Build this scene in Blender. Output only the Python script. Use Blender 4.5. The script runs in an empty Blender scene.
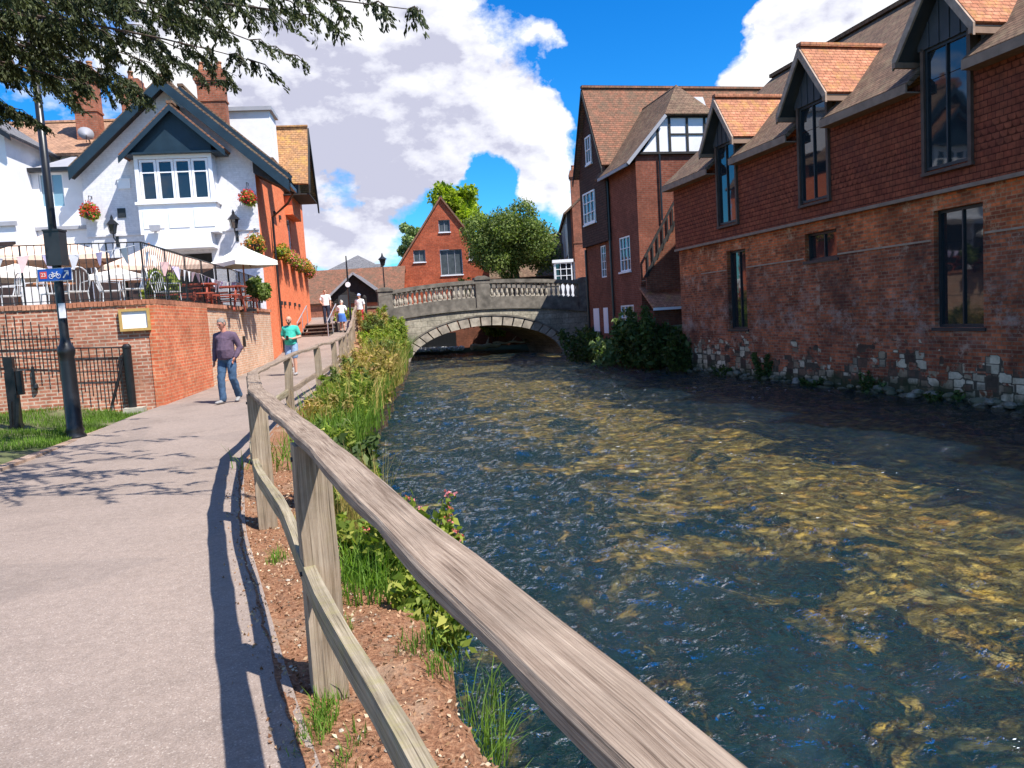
import bpy, bmesh, math, random
import numpy as np
from math import sin, cos, radians, pi, sqrt, atan2
from mathutils import Vector, Matrix
random.seed(7); rng = np.random.default_rng(11)
SC = bpy.context.scene
COL = SC.collection

# ------------------------------------------------------------------ helpers
def V(*a): return Vector(a)

class MB:
    """collects faces (with metre UVs) and links them as ONE mesh object"""
    def __init__(s): s.v = []; s.f = []; s.uv = []; s.mi = []
    def face(s, pts, uvs=None, mi=0):
        pts = [Vector(p) for p in pts]
        b = len(s.v); s.v += pts; s.f.append(list(range(b, b+len(pts)))); s.mi.append(mi)
        if uvs is None:
            n = Vector((0,0,0))
            for i in range(len(pts)):
                n += pts[i].cross(pts[(i+1) % len(pts)])
            if n.length < 1e-12: n = Vector((0,0,1))
            n.normalize()
            if abs(n.z) > .985: uvs = [(p.x, p.y) for p in pts]
            else:
                t = Vector((0,0,1)).cross(n).normalized(); w = n.cross(t)
                uvs = [(p.dot(t), p.dot(w)) for p in pts]
        s.uv.append(uvs)
    def box(s, x0, x1, y0, y1, z0, z1, mi=0):
        if x0 > x1: x0, x1 = x1, x0
        if y0 > y1: y0, y1 = y1, y0
        if z0 > z1: z0, z1 = z1, z0
        P = lambda a, b, c: (a, b, c)
        s.face([P(x0,y0,z0),P(x1,y0,z0),P(x1,y0,z1),P(x0,y0,z1)], mi=mi)
        s.face([P(x1,y1,z0),P(x0,y1,z0),P(x0,y1,z1),P(x1,y1,z1)], mi=mi)
        s.face([P(x0,y1,z0),P(x0,y0,z0),P(x0,y0,z1),P(x0,y1,z1)], mi=mi)
        s.face([P(x1,y0,z0),P(x1,y1,z0),P(x1,y1,z1),P(x1,y0,z1)], mi=mi)
        s.face([P(x0,y0,z1),P(x1,y0,z1),P(x1,y1,z1),P(x0,y1,z1)], mi=mi)
        s.face([P(x0,y1,z0),P(x1,y1,z0),P(x1,y0,z0),P(x0,y0,z0)], mi=mi)
    def prism(s, poly, ax, a0, a1, mi=0):
        """poly 2-D; ax 'x': poly=(y,z); 'y': poly=(x,z); 'z': poly=(x,y)"""
        def m(p, a): return {'x': (a,p[0],p[1]), 'y': (p[0],a,p[1]), 'z': (p[0],p[1],a)}[ax]
        ar = sum(poly[i][0]*poly[(i+1)%len(poly)][1]-poly[(i+1)%len(poly)][0]*poly[i][1] for i in range(len(poly)))
        if ar < 0: poly = poly[::-1]
        if a0 > a1: a0, a1 = a1, a0
        lo, hi = [m(p, a0) for p in poly], [m(p, a1) for p in poly]
        if ax == 'y': s.face(lo, mi=mi); s.face(hi[::-1], mi=mi)
        else: s.face(lo[::-1], mi=mi); s.face(hi, mi=mi)
        n = len(poly)
        for i in range(n):
            j = (i+1) % n
            q = [lo[i], lo[j], hi[j], hi[i]]
            if ax == 'y': q = q[::-1]
            s.face(q, mi=mi)
    def slab(s, quad, t, mi=0):
        """a thick sheet: quad is the top face, t the thickness downwards along the normal"""
        q = [Vector(p) for p in quad]
        n = (q[1]-q[0]).cross(q[2]-q[0]).normalized()
        lo = [p - n*t for p in q]
        s.face(q, mi=mi); s.face(lo[::-1], mi=mi)
        for i in range(len(q)):
            j = (i+1) % len(q)
            s.face([lo[i], lo[j], q[j], q[i]], mi=mi)
    def beam(s, p, q, w, h, up=(0,0,1), mi=0, u0=0.0, segs=1, jit=0.0, cap=True):
        p, q = Vector(p), Vector(q); L = (q-p).length; d = (q-p).normalized()
        up = Vector(up)
        if abs(d.dot(up)) > .99: up = Vector((0,1,0))
        sd = d.cross(up).normalized(); u2 = sd.cross(d).normalized()
        prof = [(-w/2,-h/2),(w/2,-h/2),(w/2,h/2),(-w/2,h/2)]
        vo = [0, w, w+h, 2*w+h, 2*w+2*h]
        rings = []
        for k in range(segs+1):
            o = p + d*(L*k/segs) + (sd*random.uniform(-jit,jit) + u2*random.uniform(-jit,jit) if 0 < k < segs else Vector((0,0,0)))
            rings.append([o + sd*a + u2*b for a, b in prof])
        for k in range(segs):
            ua, ub = u0 + L*k/segs, u0 + L*(k+1)/segs
            for i in range(4):
                j = (i+1) % 4
                s.face([rings[k][i], rings[k][j], rings[k+1][j], rings[k+1][i]][::-1],
                       [(ua,vo[i]),(ua,vo[i+1]),(ub,vo[i+1]),(ub,vo[i])][::-1], mi)
        if cap:
            s.face(rings[0], mi=mi); s.face(rings[-1][::-1], mi=mi)
    def tube(s, pts, rad, n=8, cap=True, mi=0):
        pts = [Vector(p) for p in pts]
        if not hasattr(rad, '__len__'): rad = [rad]*len(pts)
        rings = []; L = 0; prev = None; Ls = []
        for i, p in enumerate(pts):
            d = (pts[min(i+1, len(pts)-1)] - pts[max(i-1, 0)]).normalized()
            if prev is None:
                a = Vector((0,0,1)) if abs(d.z) < .9 else Vector((1,0,0))
                x = d.cross(a).normalized()
            else:
                x = (prev - d*prev.dot(d)).normalized()
            prev = x; y = d.cross(x)
            if i: L += (p-pts[i-1]).length
            Ls.append(L)
            rings.append([p + (x*cos(2*pi*k/n) + y*sin(2*pi*k/n))*rad[i] for k in range(n)])
        for i in range(len(pts)-1):
            for k in range(n):
                j = (k+1) % n; c = 2*pi*max(rad[i],.01)/n
                s.face([rings[i][k], rings[i][j], rings[i+1][j], rings[i+1][k]],
                       [(Ls[i],k*c),(Ls[i],(k+1)*c),(Ls[i+1],(k+1)*c),(Ls[i+1],k*c)], mi)
        if cap:
            s.face(rings[0][::-1], mi=mi); s.face(rings[-1], mi=mi)
    def lathe(s, prof, c=(0,0,0), n=16, sx=1, sy=1, mi=0):
        c = Vector(c)
        R = [[c + Vector((r*cos(2*pi*k/n)*sx, r*sin(2*pi*k/n)*sy, z)) for k in range(n)] for r, z in prof]
        for i in range(len(prof)-1):
            for k in range(n):
                j = (k+1) % n
                s.face([R[i][k], R[i][j], R[i+1][j], R[i+1][k]], mi=mi)
        if prof[0][0] > 1e-4: s.face(R[0][::-1], mi=mi)
        if prof[-1][0] > 1e-4: s.face(R[-1], mi=mi)
    def ball(s, c, r, n=8, m=6, sx=1, sy=1, sz=1, mi=0):
        s.lathe([(max(r*sin(pi*i/m), 1e-5), -r*cos(pi*i/m)*sz) for i in range(m+1)], c, n, sx, sy, mi)
    def build(s, name, mat, parent=None, smooth=False, loc=None, rz=0, merge=False):
        me = bpy.data.meshes.new(name)
        me.from_pydata([tuple(p) for p in s.v], [], s.f)
        uvl = me.uv_layers.new(name='UVMap')
        flat = [c for f in s.uv for uv in f for c in uv]
        uvl.data.foreach_set('uv', flat)
        mats = mat if isinstance(mat, (list, tuple)) else [mat]
        for m in mats: me.materials.append(m)
        if len(mats) > 1: me.polygons.foreach_set('material_index', s.mi)
        if smooth or merge:
            bm = bmesh.new(); bm.from_mesh(me); bmesh.ops.remove_doubles(bm, verts=bm.verts, dist=1e-4)
            bm.to_mesh(me); bm.free()
        if smooth: me.polygons.foreach_set('use_smooth', [True]*len(me.polygons))
        me.update()
        o = bpy.data.objects.new(name, me); COL.objects.link(o)
        if parent is not None: o.parent = parent
        if loc is not None: o.location = loc; o.rotation_euler[2] = rz
        return o

def tag(o, label=None, cat=None, group=None, kind=None):
    if label: o['label'] = label
    if cat: o['category'] = cat
    if group: o['group'] = group
    if kind: o['kind'] = kind
    return o
def thing(name, label, cat, loc=(0,0,0), rz=0.0, group=None, kind=None):
    o = bpy.data.objects.new(name, None); o.empty_display_size = .2
    COL.objects.link(o); o.location = loc; o.rotation_euler[2] = rz
    return tag(o, label, cat, group, kind)
def copy_tree(o, parent=None):
    c = o.copy(); COL.objects.link(c)
    if parent is not None: c.parent = parent
    for ch in list(o.children): copy_tree(ch, c)
    return c

# numpy noise
_perm = rng.permutation(256)
def vnoise(x, y, z=0.0):
    x = np.asarray(x, float); y = np.asarray(y, float); z = np.asarray(z, float) + np.zeros_like(x)
    xi, yi, zi = np.floor(x).astype(int), np.floor(y).astype(int), np.floor(z).astype(int)
    fx, fy, fz = x-xi, y-yi, z-zi
    sx, sy, sz = [t*t*(3-2*t) for t in (fx, fy, fz)]
    def h(a, b, c): return _perm[(_perm[(_perm[a & 255] + b) & 255] + c) & 255]/255.0*2-1
    r = 0
    for dx in (0,1):
        for dy in (0,1):
            for dz in (0,1):
                w = (sx if dx else 1-sx)*(sy if dy else 1-sy)*(sz if dz else 1-sz)
                r = r + w*h(xi+dx, yi+dy, zi+dz)
    return r

# ------------------------------------------------------------------ materials
class NT:
    def __init__(s, name):
        s.m = bpy.data.materials.new(name); s.m.use_nodes = True
        s.t = s.m.node_tree; s.t.nodes.clear()
        s.out = s.n('ShaderNodeOutputMaterial')
    def n(s, typ, **kw):
        nd = s.t.nodes.new(typ)
        for k, v in kw.items(): setattr(nd, k, v)
        return nd
    def l(s, a, b): s.t.links.new(a, b)
    def set(s, nd, **kw):
        for k, v in kw.items():
            k2 = k.replace('_', ' ')
            inp = nd.inputs[k2] if k2 in nd.inputs else nd.inputs[k]
            if isinstance(v, bpy.types.NodeSocket): s.l(v, inp)
            else: inp.default_value = v
        return nd
    def tex(s, kind='Object'):
        return s.n('ShaderNodeTexCoord').outputs[kind]
    def noise(s, vec, scale, detail=3, rough=.55, dist=0.0):
        nd = s.n('ShaderNodeTexNoise'); s.l(vec, nd.inputs['Vector'])
        nd.inputs['Scale'].default_value = scale; nd.inputs['Detail'].default_value = detail
        nd.inputs['Roughness'].default_value = rough; nd.inputs['Distortion'].default_value = dist
        return nd
    def map(s, vec, sc=(1,1,1), loc=(0,0,0), rot=(0,0,0)):
        nd = s.n('ShaderNodeMapping'); s.l(vec, nd.inputs[0])
        nd.inputs['Location'].default_value = loc; nd.inputs['Rotation'].default_value = rot; nd.inputs['Scale'].default_value = sc
        return nd.outputs[0]
    def ramp(s, fac, stops, interp='LINEAR'):
        nd = s.n('ShaderNodeValToRGB'); s.l(fac, nd.inputs[0]); e = nd.color_ramp.elements
        nd.color_ramp.interpolation = interp
        while len(e) < len(stops): e.new(.5)
        for i, (p, c) in enumerate(stops):
            e[i].position = p
            e[i].color = (c, c, c, 1) if not hasattr(c, '__len__') else (*c[:3], 1)
        return nd.outputs[0]
    def mix(s, fac, a, b, mode='MIX'):
        nd = s.n('ShaderNodeMix', data_type='RGBA', blend_type=mode)
        for k, v in ((0, fac), (6, a), (7, b)):
            sock = nd.inputs[k]
            if isinstance(v, bpy.types.NodeSocket): s.l(v, sock)
            elif hasattr(v, '__len__'): sock.default_value = (*v[:3], 1)
            else: sock.default_value = v if k == 0 else (v, v, v, 1)
        return nd.outputs[2]
    def math(s, op, a, b=0.0, c=0.0):
        nd = s.n('ShaderNodeMath', operation=op)
        for i, v in enumerate((a, b, c)):
            if isinstance(v, bpy.types.NodeSocket): s.l(v, nd.inputs[i])
            else: nd.inputs[i].default_value = v
        return nd.outputs[0]
    def bump(s, h, strength=.3, dist=.01, normal=None):
        nd = s.n('ShaderNodeBump'); s.l(h, nd.inputs['Height'])
        nd.inputs['Strength'].default_value = strength; nd.inputs['Distance'].default_value = dist
        if normal is not None: s.l(normal, nd.inputs['Normal'])
        return nd.outputs[0]
    def bsdf(s, color, rough=.8, normal=None, metal=0.0, spec=.3):
        b = s.n('ShaderNodeBsdfPrincipled')
        if isinstance(color, bpy.types.NodeSocket): s.l(color, b.inputs['Base Color'])
        else: b.inputs['Base Color'].default_value = (*color[:3], 1)
        if isinstance(rough, bpy.types.NodeSocket): s.l(rough, b.inputs['Roughness'])
        else: b.inputs['Roughness'].default_value = rough
        b.inputs['Metallic'].default_value = metal
        b.inputs['Specular IOR Level'].default_value = spec
        if normal is not None: s.l(normal, b.inputs['Normal'])
        s.l(b.outputs[0], s.out.inputs[0])
        return b

def m_plain(name, col, rough=.7, var=.12, scale=6, bump=.15, metal=0, spec=.3, dirt=None):
    t = NT(name); o = t.tex()
    n = t.noise(o, scale, 4)
    lo = tuple(c*(1-var) for c in col); hi = tuple(min(1, c*(1+var)) for c in col)
    c = t.ramp(n.outputs[0], [(.3, lo), (.7, hi)])
    if dirt:
        n2 = t.noise(o, scale*.35, 5, .7)
        c = t.mix(t.ramp(n2.outputs[0], [(.5, 0), (.75, 1)]), c, dirt)
    f = t.noise(o, scale*12, 3)
    t.bsdf(c, rough, t.bump(f.outputs[0], bump, .004), metal, spec)
    return t.m

def m_brick(name, c1, c2, mortar, w=.225, h=.075, msz=.012, var=(.5,1.3), dirt=None, dirt_amt=.55, patch=None, bump=.5, seed=0, stone=None, stone_h=None, fine=1.0):
    t = NT(name); uv = t.tex('UV'); ob = t.tex('Object')
    wob = t.noise(uv, 3, 2); 
    vadd = t.n('ShaderNodeVectorMath', operation='MULTIPLY_ADD')
    t.l(wob.outputs[1], vadd.inputs[0]); vadd.inputs[1].default_value = (.02,.012,0); t.l(uv, vadd.inputs[2])
    b = t.n('ShaderNodeTexBrick'); t.l(vadd.outputs[0], b.inputs[0])
    b.inputs['Color1'].default_value = (*c1, 1); b.inputs['Color2'].default_value = (*c2, 1); b.inputs['Mortar'].default_value = (*mortar, 1)
    b.inputs['Scale'].default_value = 1; b.inputs['Mortar Size'].default_value = msz; b.inputs['Mortar Smooth'].default_value = .3
    b.inputs['Brick Width'].default_value = w; b.inputs['Row Height'].default_value = h; b.inputs['Bias'].default_value = -.1
    col = b.outputs[0]; ob2 = t.map(ob, loc=(seed*3.1, seed*1.7, seed))
    n1 = t.noise(ob2, 1.3, 5, .65); n2 = t.noise(ob2, 9, 3, .6)
    v = t.ramp(n1.outputs[0], [(.3, var[0]), (.7, var[1])])
    col = t.mix(1.0, col, v, 'MULTIPLY')
    v2 = t.ramp(n2.outputs[0], [(.3, 1-.28*fine), (.7, 1+.2*fine)])
    col = t.mix(1.0, col, v2, 'MULTIPLY')
    if patch:
        n4 = t.noise(t.map(ob2, loc=(5,2,1)), 2.6, 6, .75)
        col = t.mix(t.ramp(n4.outputs[0], [(.56, 0), (.66, .8)]), col, patch)
    if dirt:
        n3 = t.noise(t.map(ob2, loc=(9,9,9)), .8, 5, .7)
        col = t.mix(t.ramp(n3.outputs[0], [(.48, 0), (.7, dirt_amt)]), col, dirt)
    hgt = b.outputs[1]
    if stone:
        # rough stone blocks that give way to brickwork along an uneven line
        ve = t.n('ShaderNodeTexVoronoi', feature='F2', distance='CHEBYCHEV'); vc = t.n('ShaderNodeTexVoronoi', feature='F1', distance='CHEBYCHEV')
        for q in (ve, vc): t.l(t.map(vadd.outputs[0], sc=(3.3,5.6,1)), q.inputs['Vector']); q.inputs['Scale'].default_value = 1; q.inputs['Randomness'].default_value = .62
        sc = t.n('ShaderNodeSeparateColor'); t.l(vc.outputs['Color'], sc.inputs[0])
        sep = t.n('ShaderNodeSeparateXYZ'); t.l(ob, sep.inputs[0])
        nz = t.noise(ob2, .75, 4, .7)
        # brickwork of different dates: warmer above the old wall line, chalky bloom below it
        ab = t.ramp(t.math('ADD', sep.outputs[2], t.math('MULTIPLY', n2.outputs[0], .12)), [(.0,0),(1,1)])
        upm = t.n('ShaderNodeMapRange'); t.l(sep.outputs[2], upm.inputs[0]); upm.inputs[1].default_value = 2.58; upm.inputs[2].default_value = 2.66
        col = t.mix(upm.outputs[0], col, t.mix(1.0, col, (1.45,1.25,1.0), 'MULTIPLY'))
        bl = t.noise(t.map(ob2, sc=(1,1,1.4), loc=(2,8,4)), 1.5, 6, .8)
        zb = t.n('ShaderNodeMapRange', interpolation_type='SMOOTHSTEP'); t.l(t.math('ABSOLUTE', t.math('SUBTRACT', sep.outputs[2], 1.15)), zb.inputs[0]); zb.inputs[1].default_value = .9; zb.inputs[2].default_value = .1
        col = t.mix(t.math('MULTIPLY', t.ramp(bl.outputs[0], [(.5,0),(.66,.75)]), zb.outputs[0]), col, (.40,.30,.25))
        lvl = t.math('ADD', sep.outputs[2], t.math('MULTIPLY', t.math('SUBTRACT', nz.outputs[0], .5), -4.2))
        lvl = t.math('ADD', lvl, t.math('MULTIPLY', sc.outputs[0], .8))
        msk = t.ramp(t.math('DIVIDE', t.math('SUBTRACT', stone_h + 1.15, lvl), 1.0), [(.45, 0), (.52, 1)])
        scol = t.ramp(sc.outputs[1], [(0,(.06,.04,.03)),(.25,(.16,.09,.06)),(.45,(stone[0]*.55,stone[1]*.5,stone[2]*.45)),(.75,stone),(1,(stone[0]*1.15,stone[1]*1.15,stone[2]*1.15))])
        scol = t.mix(t.ramp(t.math('SUBTRACT', ve.outputs['Distance'], vc.outputs['Distance']), [(.04,1),(.13,0)]), scol, (.09,.07,.05))
        scol = t.mix(1.0, scol, v2, 'MULTIPLY')
        col = t.mix(msk, col, scol)
        # damp green foot
        wet = t.ramp(t.math('ADD', sep.outputs[2], t.math('MULTIPLY', n1.outputs[0], 1.0)), [(.0, .9), (.25, 0)])
        col = t.mix(wet, col, (.035,.045,.02))
    bn = t.bump(hgt, -bump, .012); bn = t.bump(n2.outputs[0], .35*fine, .012*fine, bn)
    t.bsdf(col, .92, bn, spec=.15)
    return t.m

def m_tile(name, c1, c2, row=.11, w=.17, lichen=(.45,.36,.12), lich=.35, dark=(.05,.035,.03), darkamt=.4, fish=False, seed=0):
    t = NT(name); uv = t.tex('UV'); ob = t.map(t.tex('Object'), loc=(seed, seed*2, 3))
    b = t.n('ShaderNodeTexBrick'); t.l(uv, b.inputs[0]); b.offset = .5
    b.inputs['Color1'].default_value = (*c1, 1); b.inputs['Color2'].default_value = (*c2, 1); b.inputs['Mortar'].default_value = (*[c*.25 for c in c1], 1)
    b.inputs['Scale'].default_value = 1; b.inputs['Mortar Size'].default_value = .006; b.inputs['Brick Width'].default_value = w; b.inputs['Row Height'].default_value = row
    sep = t.n('ShaderNodeSeparateXYZ'); t.l(uv, sep.inputs[0])
    vr = t.math('DIVIDE', sep.outputs[1], row)
    fr = t.math('FRACT', vr)
    col = b.outputs[0]
    h = t.math('SUBTRACT', 1.0, fr)
    col = t.mix(1.0, col, t.ramp(fr, [(.0,.32),(.16,.85),(.3,1)]), 'MULTIPLY')  # shadow line painted along the foot of each tile row
    if fish:
        # bands of scalloped tiles between plain courses: rows 0..4 plain, 5..9 scalloped
        ri = t.math('FLOOR', vr); md = t.math('FRACT', t.math('DIVIDE', ri, 2.0))
        uu = t.math('FRACT', t.math('ADD', t.math('DIVIDE', sep.outputs[0], .165), md))
        ux = t.math('ABSOLUTE', t.math('SUBTRACT', t.math('MULTIPLY', uu, 2.0), 1.0))
        arc = t.math('MULTIPLY', t.math('SUBTRACT', 1.0, t.math('SQRT', t.math('SUBTRACT', 1.001, t.math('MULTIPLY', ux, ux)))), .75)
        gap = t.math('LESS_THAN', fr, arc)
        band = t.math('GREATER_THAN', t.math('FRACT', t.math('DIVIDE', t.math('ADD', ri, 3.0), 10.0)), .5)
        gm = t.math('MULTIPLY', gap, band)
        h = t.math('MULTIPLY', h, t.math('SUBTRACT', 1.0, gm))
        col = t.mix(t.math('MULTIPLY', gm, .65), col, tuple(c*.25 for c in c1))
    n1 = t.noise(ob, 1.1, 5, .7); n2 = t.noise(ob, 7, 4, .7)
    col = t.mix(1.0, col, t.ramp(n2.outputs[0], [(.3, .6), (.7, 1.3)]), 'MULTIPLY')
    col = t.mix(t.ramp(n1.outputs[0], [(.45, 0), (.7, darkamt)]), col, dark)
    n3 = t.noise(t.map(ob, loc=(4,4,4)), 2.4, 6, .75)
    col = t.mix(t.ramp(n3.outputs[0], [(.5, 0), (.68, lich)]), col, lichen)
    bn = t.bump(h, .9, .02); bn = t.bump(b.outputs[1], -.4, .01, bn); bn = t.bump(n2.outputs[0], .4, .01, bn)
    t.bsdf(col, .88, bn, spec=.15)
    return t.m

def m_wood(name, c1, c2, green=0.0, sc=1.0):
    t = NT(name); uv = t.tex('UV'); ob = t.tex('Object')
    st = t.map(uv, sc=(1.6*sc, 42*sc, 1))
    n1 = t.noise(st, 1.0, 5, .6, .25); st2 = t.map(uv, sc=(3*sc, 190*sc, 1)); n2 = t.noise(st2, 1.0, 4, .65, .1)
    f = t.math('ADD', t.math('MULTIPLY', n1.outputs[0], .5), t.math('MULTIPLY', n2.outputs[0], .5))
    ck = t.noise(t.map(uv, sc=(1.1*sc, 75*sc, 1), loc=(3,7,0)), 1.0, 2, .5, .15)
    col = t.ramp(f, [(.33, tuple(c*.28 for c in c1)), (.43, c1), (.6, c2), (.72, tuple(min(1,c*1.2) for c in c2))])
    n3 = t.noise(ob, 3.0, 5, .7)
    col = t.mix(1.0, col, t.ramp(n3.outputs[0], [(.3,.75),(.7,1.15)]), 'MULTIPLY')
    if green:
        n4 = t.noise(ob, 9, 5, .75)
        col = t.mix(t.ramp(n4.outputs[0], [(.5, 0), (.66, green)]), col, (.28,.25,.10))
    crk = t.ramp(ck.outputs[0], [(.27, 1), (.34, 0)])
    col = t.mix(t.math('MULTIPLY', crk, .85), col, (.045,.035,.028))
    bn = t.bump(f, .9, .006); bn = t.bump(crk, -.8, .008, bn)
    t.bsdf(col, .9, bn, spec=.15)
    return t.m

def m_leaf(name, c1, c2, trans=.35, c3=None):
    t = NT(name); g = t.n('ShaderNodeNewGeometry')
    stops = [(0, c1), (1, c2)] if c3 is None else [(0, c1), (.6, c2), (1, c3)]
    col = t.ramp(g.outputs['Random Per Island'], stops)
    ob = t.tex(); n = t.noise(ob, 1.2, 2); col = t.mix(1.0, col, t.ramp(n.outputs[0], [(.35,.7),(.65,1.25)]), 'MULTIPLY')
    d = t.n('ShaderNodeBsdfPrincipled'); t.l(col, d.inputs['Base Color']); d.inputs['Roughness'].default_value = .6; d.inputs['Specular IOR Level'].default_value = .25
    tr = t.n('ShaderNodeBsdfTranslucent'); t.l(t.mix(1.0, col, (1.1,1.3,.5), 'MULTIPLY'), tr.inputs[0])
    mx = t.n('ShaderNodeMixShader'); mx.inputs[0].default_value = trans
    t.l(d.outputs[0], mx.inputs[1]); t.l(tr.outputs[0], mx.inputs[2]); t.l(mx.outputs[0], t.out.inputs[0])
    return t.m

def m_glass(name, tint=(.015,.02,.025)):
    t = NT(name); ob = t.tex(); n = t.noise(ob, 1.5, 2)
    t.bsdf(tint, .03, t.bump(n.outputs[0], .06, .02), spec=.9)
    return t.m

BR_ORANGE = m_brick('brick_orange_house', (.80,.19,.075), (.86,.25,.11), (.70,.22,.11), dirt=(.76,.17,.075), var=(.9,1.1), bump=.3, seed=1)  # orange is the brick's own colour
BR_MILLRED = m_brick('brick_city_mill', (.46,.10,.045), (.36,.075,.035), (.36,.15,.09), dirt=(.2,.05,.03), var=(.65,1.2), w=.3, h=.11, seed=2)
BR_WALL = m_brick('brick_old_garden_wall', (.38,.125,.075), (.52,.23,.15), (.56,.42,.32), dirt=(.26,.11,.07), var=(.65,1.2), msz=.014, patch=(.50,.26,.17), seed=3)
BR_WALLC = m_brick('brick_orange_wall_corner', (.56,.13,.06), (.62,.21,.10), (.55,.30,.18), dirt=(.46,.11,.055), var=(.7,1.15), seed=4)
BR_PALE = m_brick('brick_flaking_pale_wall', (.58,.27,.155), (.66,.39,.26), (.62,.47,.34), dirt=(.50,.26,.15), var=(.75,1.15), msz=.02, patch=(.70,.60,.48), seed=5)
BR_MILL = m_brick('brick_river_mill', (.54,.145,.06), (.17,.05,.032), (.29,.165,.105), dirt=(.075,.035,.027), dirt_amt=.8, var=(.5,1.35), patch=(.46,.30,.21), stone=(.60,.50,.35), stone_h=-.22, seed=6, bump=.8)
BR_DARK = m_brick('brick_dull_red', (.25,.08,.045), (.18,.055,.033), (.19,.11,.075), dirt=(.09,.04,.028), var=(.75,1.15), seed=7)
BR_FRONT = m_brick('brick_gable_red', (.25,.075,.045), (.19,.055,.035), (.2,.11,.08), dirt=(.11,.04,.028), var=(.8,1.2), seed=8)
BR_CHIM = m_brick('brick_chimney', (.42,.13,.07), (.30,.09,.05), (.3,.18,.13), dirt=(.12,.07,.05), var=(.7,1.2), seed=9)
TL_MILL = m_tile('tiles_mossy_brown_roof', (.15,.095,.065), (.22,.135,.09), lichen=(.24,.20,.12), lich=.5, seed=1)
TL_ORANGE = m_tile('tiles_orange_dormer_roof', (.40,.16,.09), (.50,.22,.13), dark=(.22,.11,.07), darkamt=.6, lichen=(.45,.27,.07), lich=.55, seed=2)
TL_HUNG = m_tile('tiles_hung_red', (.24,.055,.028), (.31,.08,.038), row=.125, lichen=(.15,.05,.028), lich=.3, dark=(.10,.035,.028), fish=True, seed=3)
TL_DARKHUNG = m_tile('tiles_hung_dark', (.10,.055,.04), (.07,.04,.03), lichen=(.09,.05,.035), lich=.3, seed=4)
TL_OLD = m_tile('tiles_old_red_brown_roof', (.27,.12,.075), (.17,.10,.065), lichen=(.36,.13,.08), lich=.45, dark=(.10,.085,.06), darkamt=.7, seed=5)
TL_LICH = m_tile('tiles_ochre_lichen_roof', (.48,.24,.11), (.36,.20,.11), lichen=(.60,.36,.08), lich=.6, dark=(.25,.14,.08), seed=6)
TL_BACK = m_tile('tiles_pale_brown_roof', (.40,.23,.15), (.48,.27,.17), lichen=(.3,.2,.13), seed=7)  # brown is the tiles' own colour
SLATE = m_tile('slate_grey_roof', (.17,.17,.18), (.22,.21,.22), lichen=(.25,.24,.22), lich=.2, dark=(.1,.1,.11), seed=8)
WHITE = m_plain('white_painted_render', (.76,.75,.77), .7, .05, 2.5, .35, dirt=(.66,.65,.67))
WHITEB = m_brick('white_painted_brick', (.74,.73,.76), (.68,.67,.70), (.66,.65,.68), var=(.96,1.03), dirt=(.60,.58,.57), dirt_amt=.3, bump=.12, fine=.4, msz=.01, seed=21)
WHITEP = m_plain('white_gloss_paint', (.84,.84,.86), .4, .03, 5, .05)
NAVY = m_plain('dark_blue_painted_timber', (.016,.034,.052), .45, .15, 3, .1)
BLACK = m_plain('black_painted_iron', (.012,.012,.014), .35, .3, 8, .1, spec=.5)
BLACKT = m_plain('black_timber', (.03,.028,.027), .8, .3, 5, .3)
GREYT = m_plain('dark_grey_boarding', (.055,.06,.068), .6, .15, 3, .15)
BROWNT = m_plain('brown_stained_timber', (.27,.18,.13), .7, .2, 5, .3)
FRAMEB = m_plain('dark_window_metal', (.028,.032,.036), .4, .2, 6, .05)
LEAD = m_plain('lead_sheet_grey', (.33,.33,.36), .6, .1, 2, .15)
STONE = m_plain('weathered_bridge_stone', (.33,.285,.23), .9, .3, 2.6, .8, dirt=(.10,.09,.075))
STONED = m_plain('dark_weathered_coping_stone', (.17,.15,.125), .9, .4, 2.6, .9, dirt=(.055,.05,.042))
STONEL = m_plain('pale_baluster_stone', (.38,.335,.27), .9, .2, 4, .4, dirt=(.22,.20,.16))
STONEB = m_plain('pale_block_stone', (.42,.38,.31), .95, .2, 6, .6, dirt=(.2,.19,.14))
GLASS = m_glass('window_glass_dark')
GLASSM = m_plain('dull_far_window_glass', (.07,.08,.085), .35, .3, 3, .1, spec=.3)
GLASSB = m_glass('window_glass_curtained', (.20,.34,.42))
WOODF = m_wood('weathered_fence_rail_wood', (.21,.15,.11), (.38,.295,.225), sc=1.7)
WOODG = m_wood('weathered_fence_post_wood', (.25,.185,.125), (.43,.34,.25), green=.12)
WOODL = m_wood('lichened_lower_rail_wood', (.22,.18,.12), (.38,.32,.23), green=.5)
WOODS = m_wood('step_timber', (.12,.09,.07), (.26,.2,.16))
REDWOOD = m_plain('red_stained_bench_wood', (.34,.075,.045), .6, .25, 9, .3)
TABLEW = m_plain('orange_brown_table_wood', (.36,.15,.07), .6, .25, 9, .3)
CANVAS = m_plain('beige_umbrella_canvas', (.78,.55,.42), .9, .06, 3, .1)
CANVASC = m_plain('cream_umbrella_canvas', (.72,.70,.62), .9, .05, 3, .1)
CANVASW = m_plain('pale_parasol_canvas', (.76,.70,.63), .9, .06, 3, .1)
METALW = m_plain('pale_chair_metal', (.70,.69,.68), .35, .08, 9, .05, metal=.3)
STEEL = m_plain('galvanised_steel', (.5,.5,.52), .4, .1, 9, .05, metal=.6)
GOLDW = m_plain('golden_oak_frame', (.47,.30,.10), .5, .15, 10, .2)
PAPER = m_plain('white_notice_paper', (.86,.86,.9), .5, .03, 4, .02)
BARK = m_wood('conifer_bark', (.07,.05,.04), (.14,.10,.08))
L_CONIF = m_leaf('conifer_needles', (.022,.032,.014), (.05,.065,.022), .2, (.10,.11,.04))
L_TREE = m_leaf('mid_green_tree_leaves', (.075,.115,.03), (.16,.21,.055), .42, (.27,.31,.10))
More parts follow.
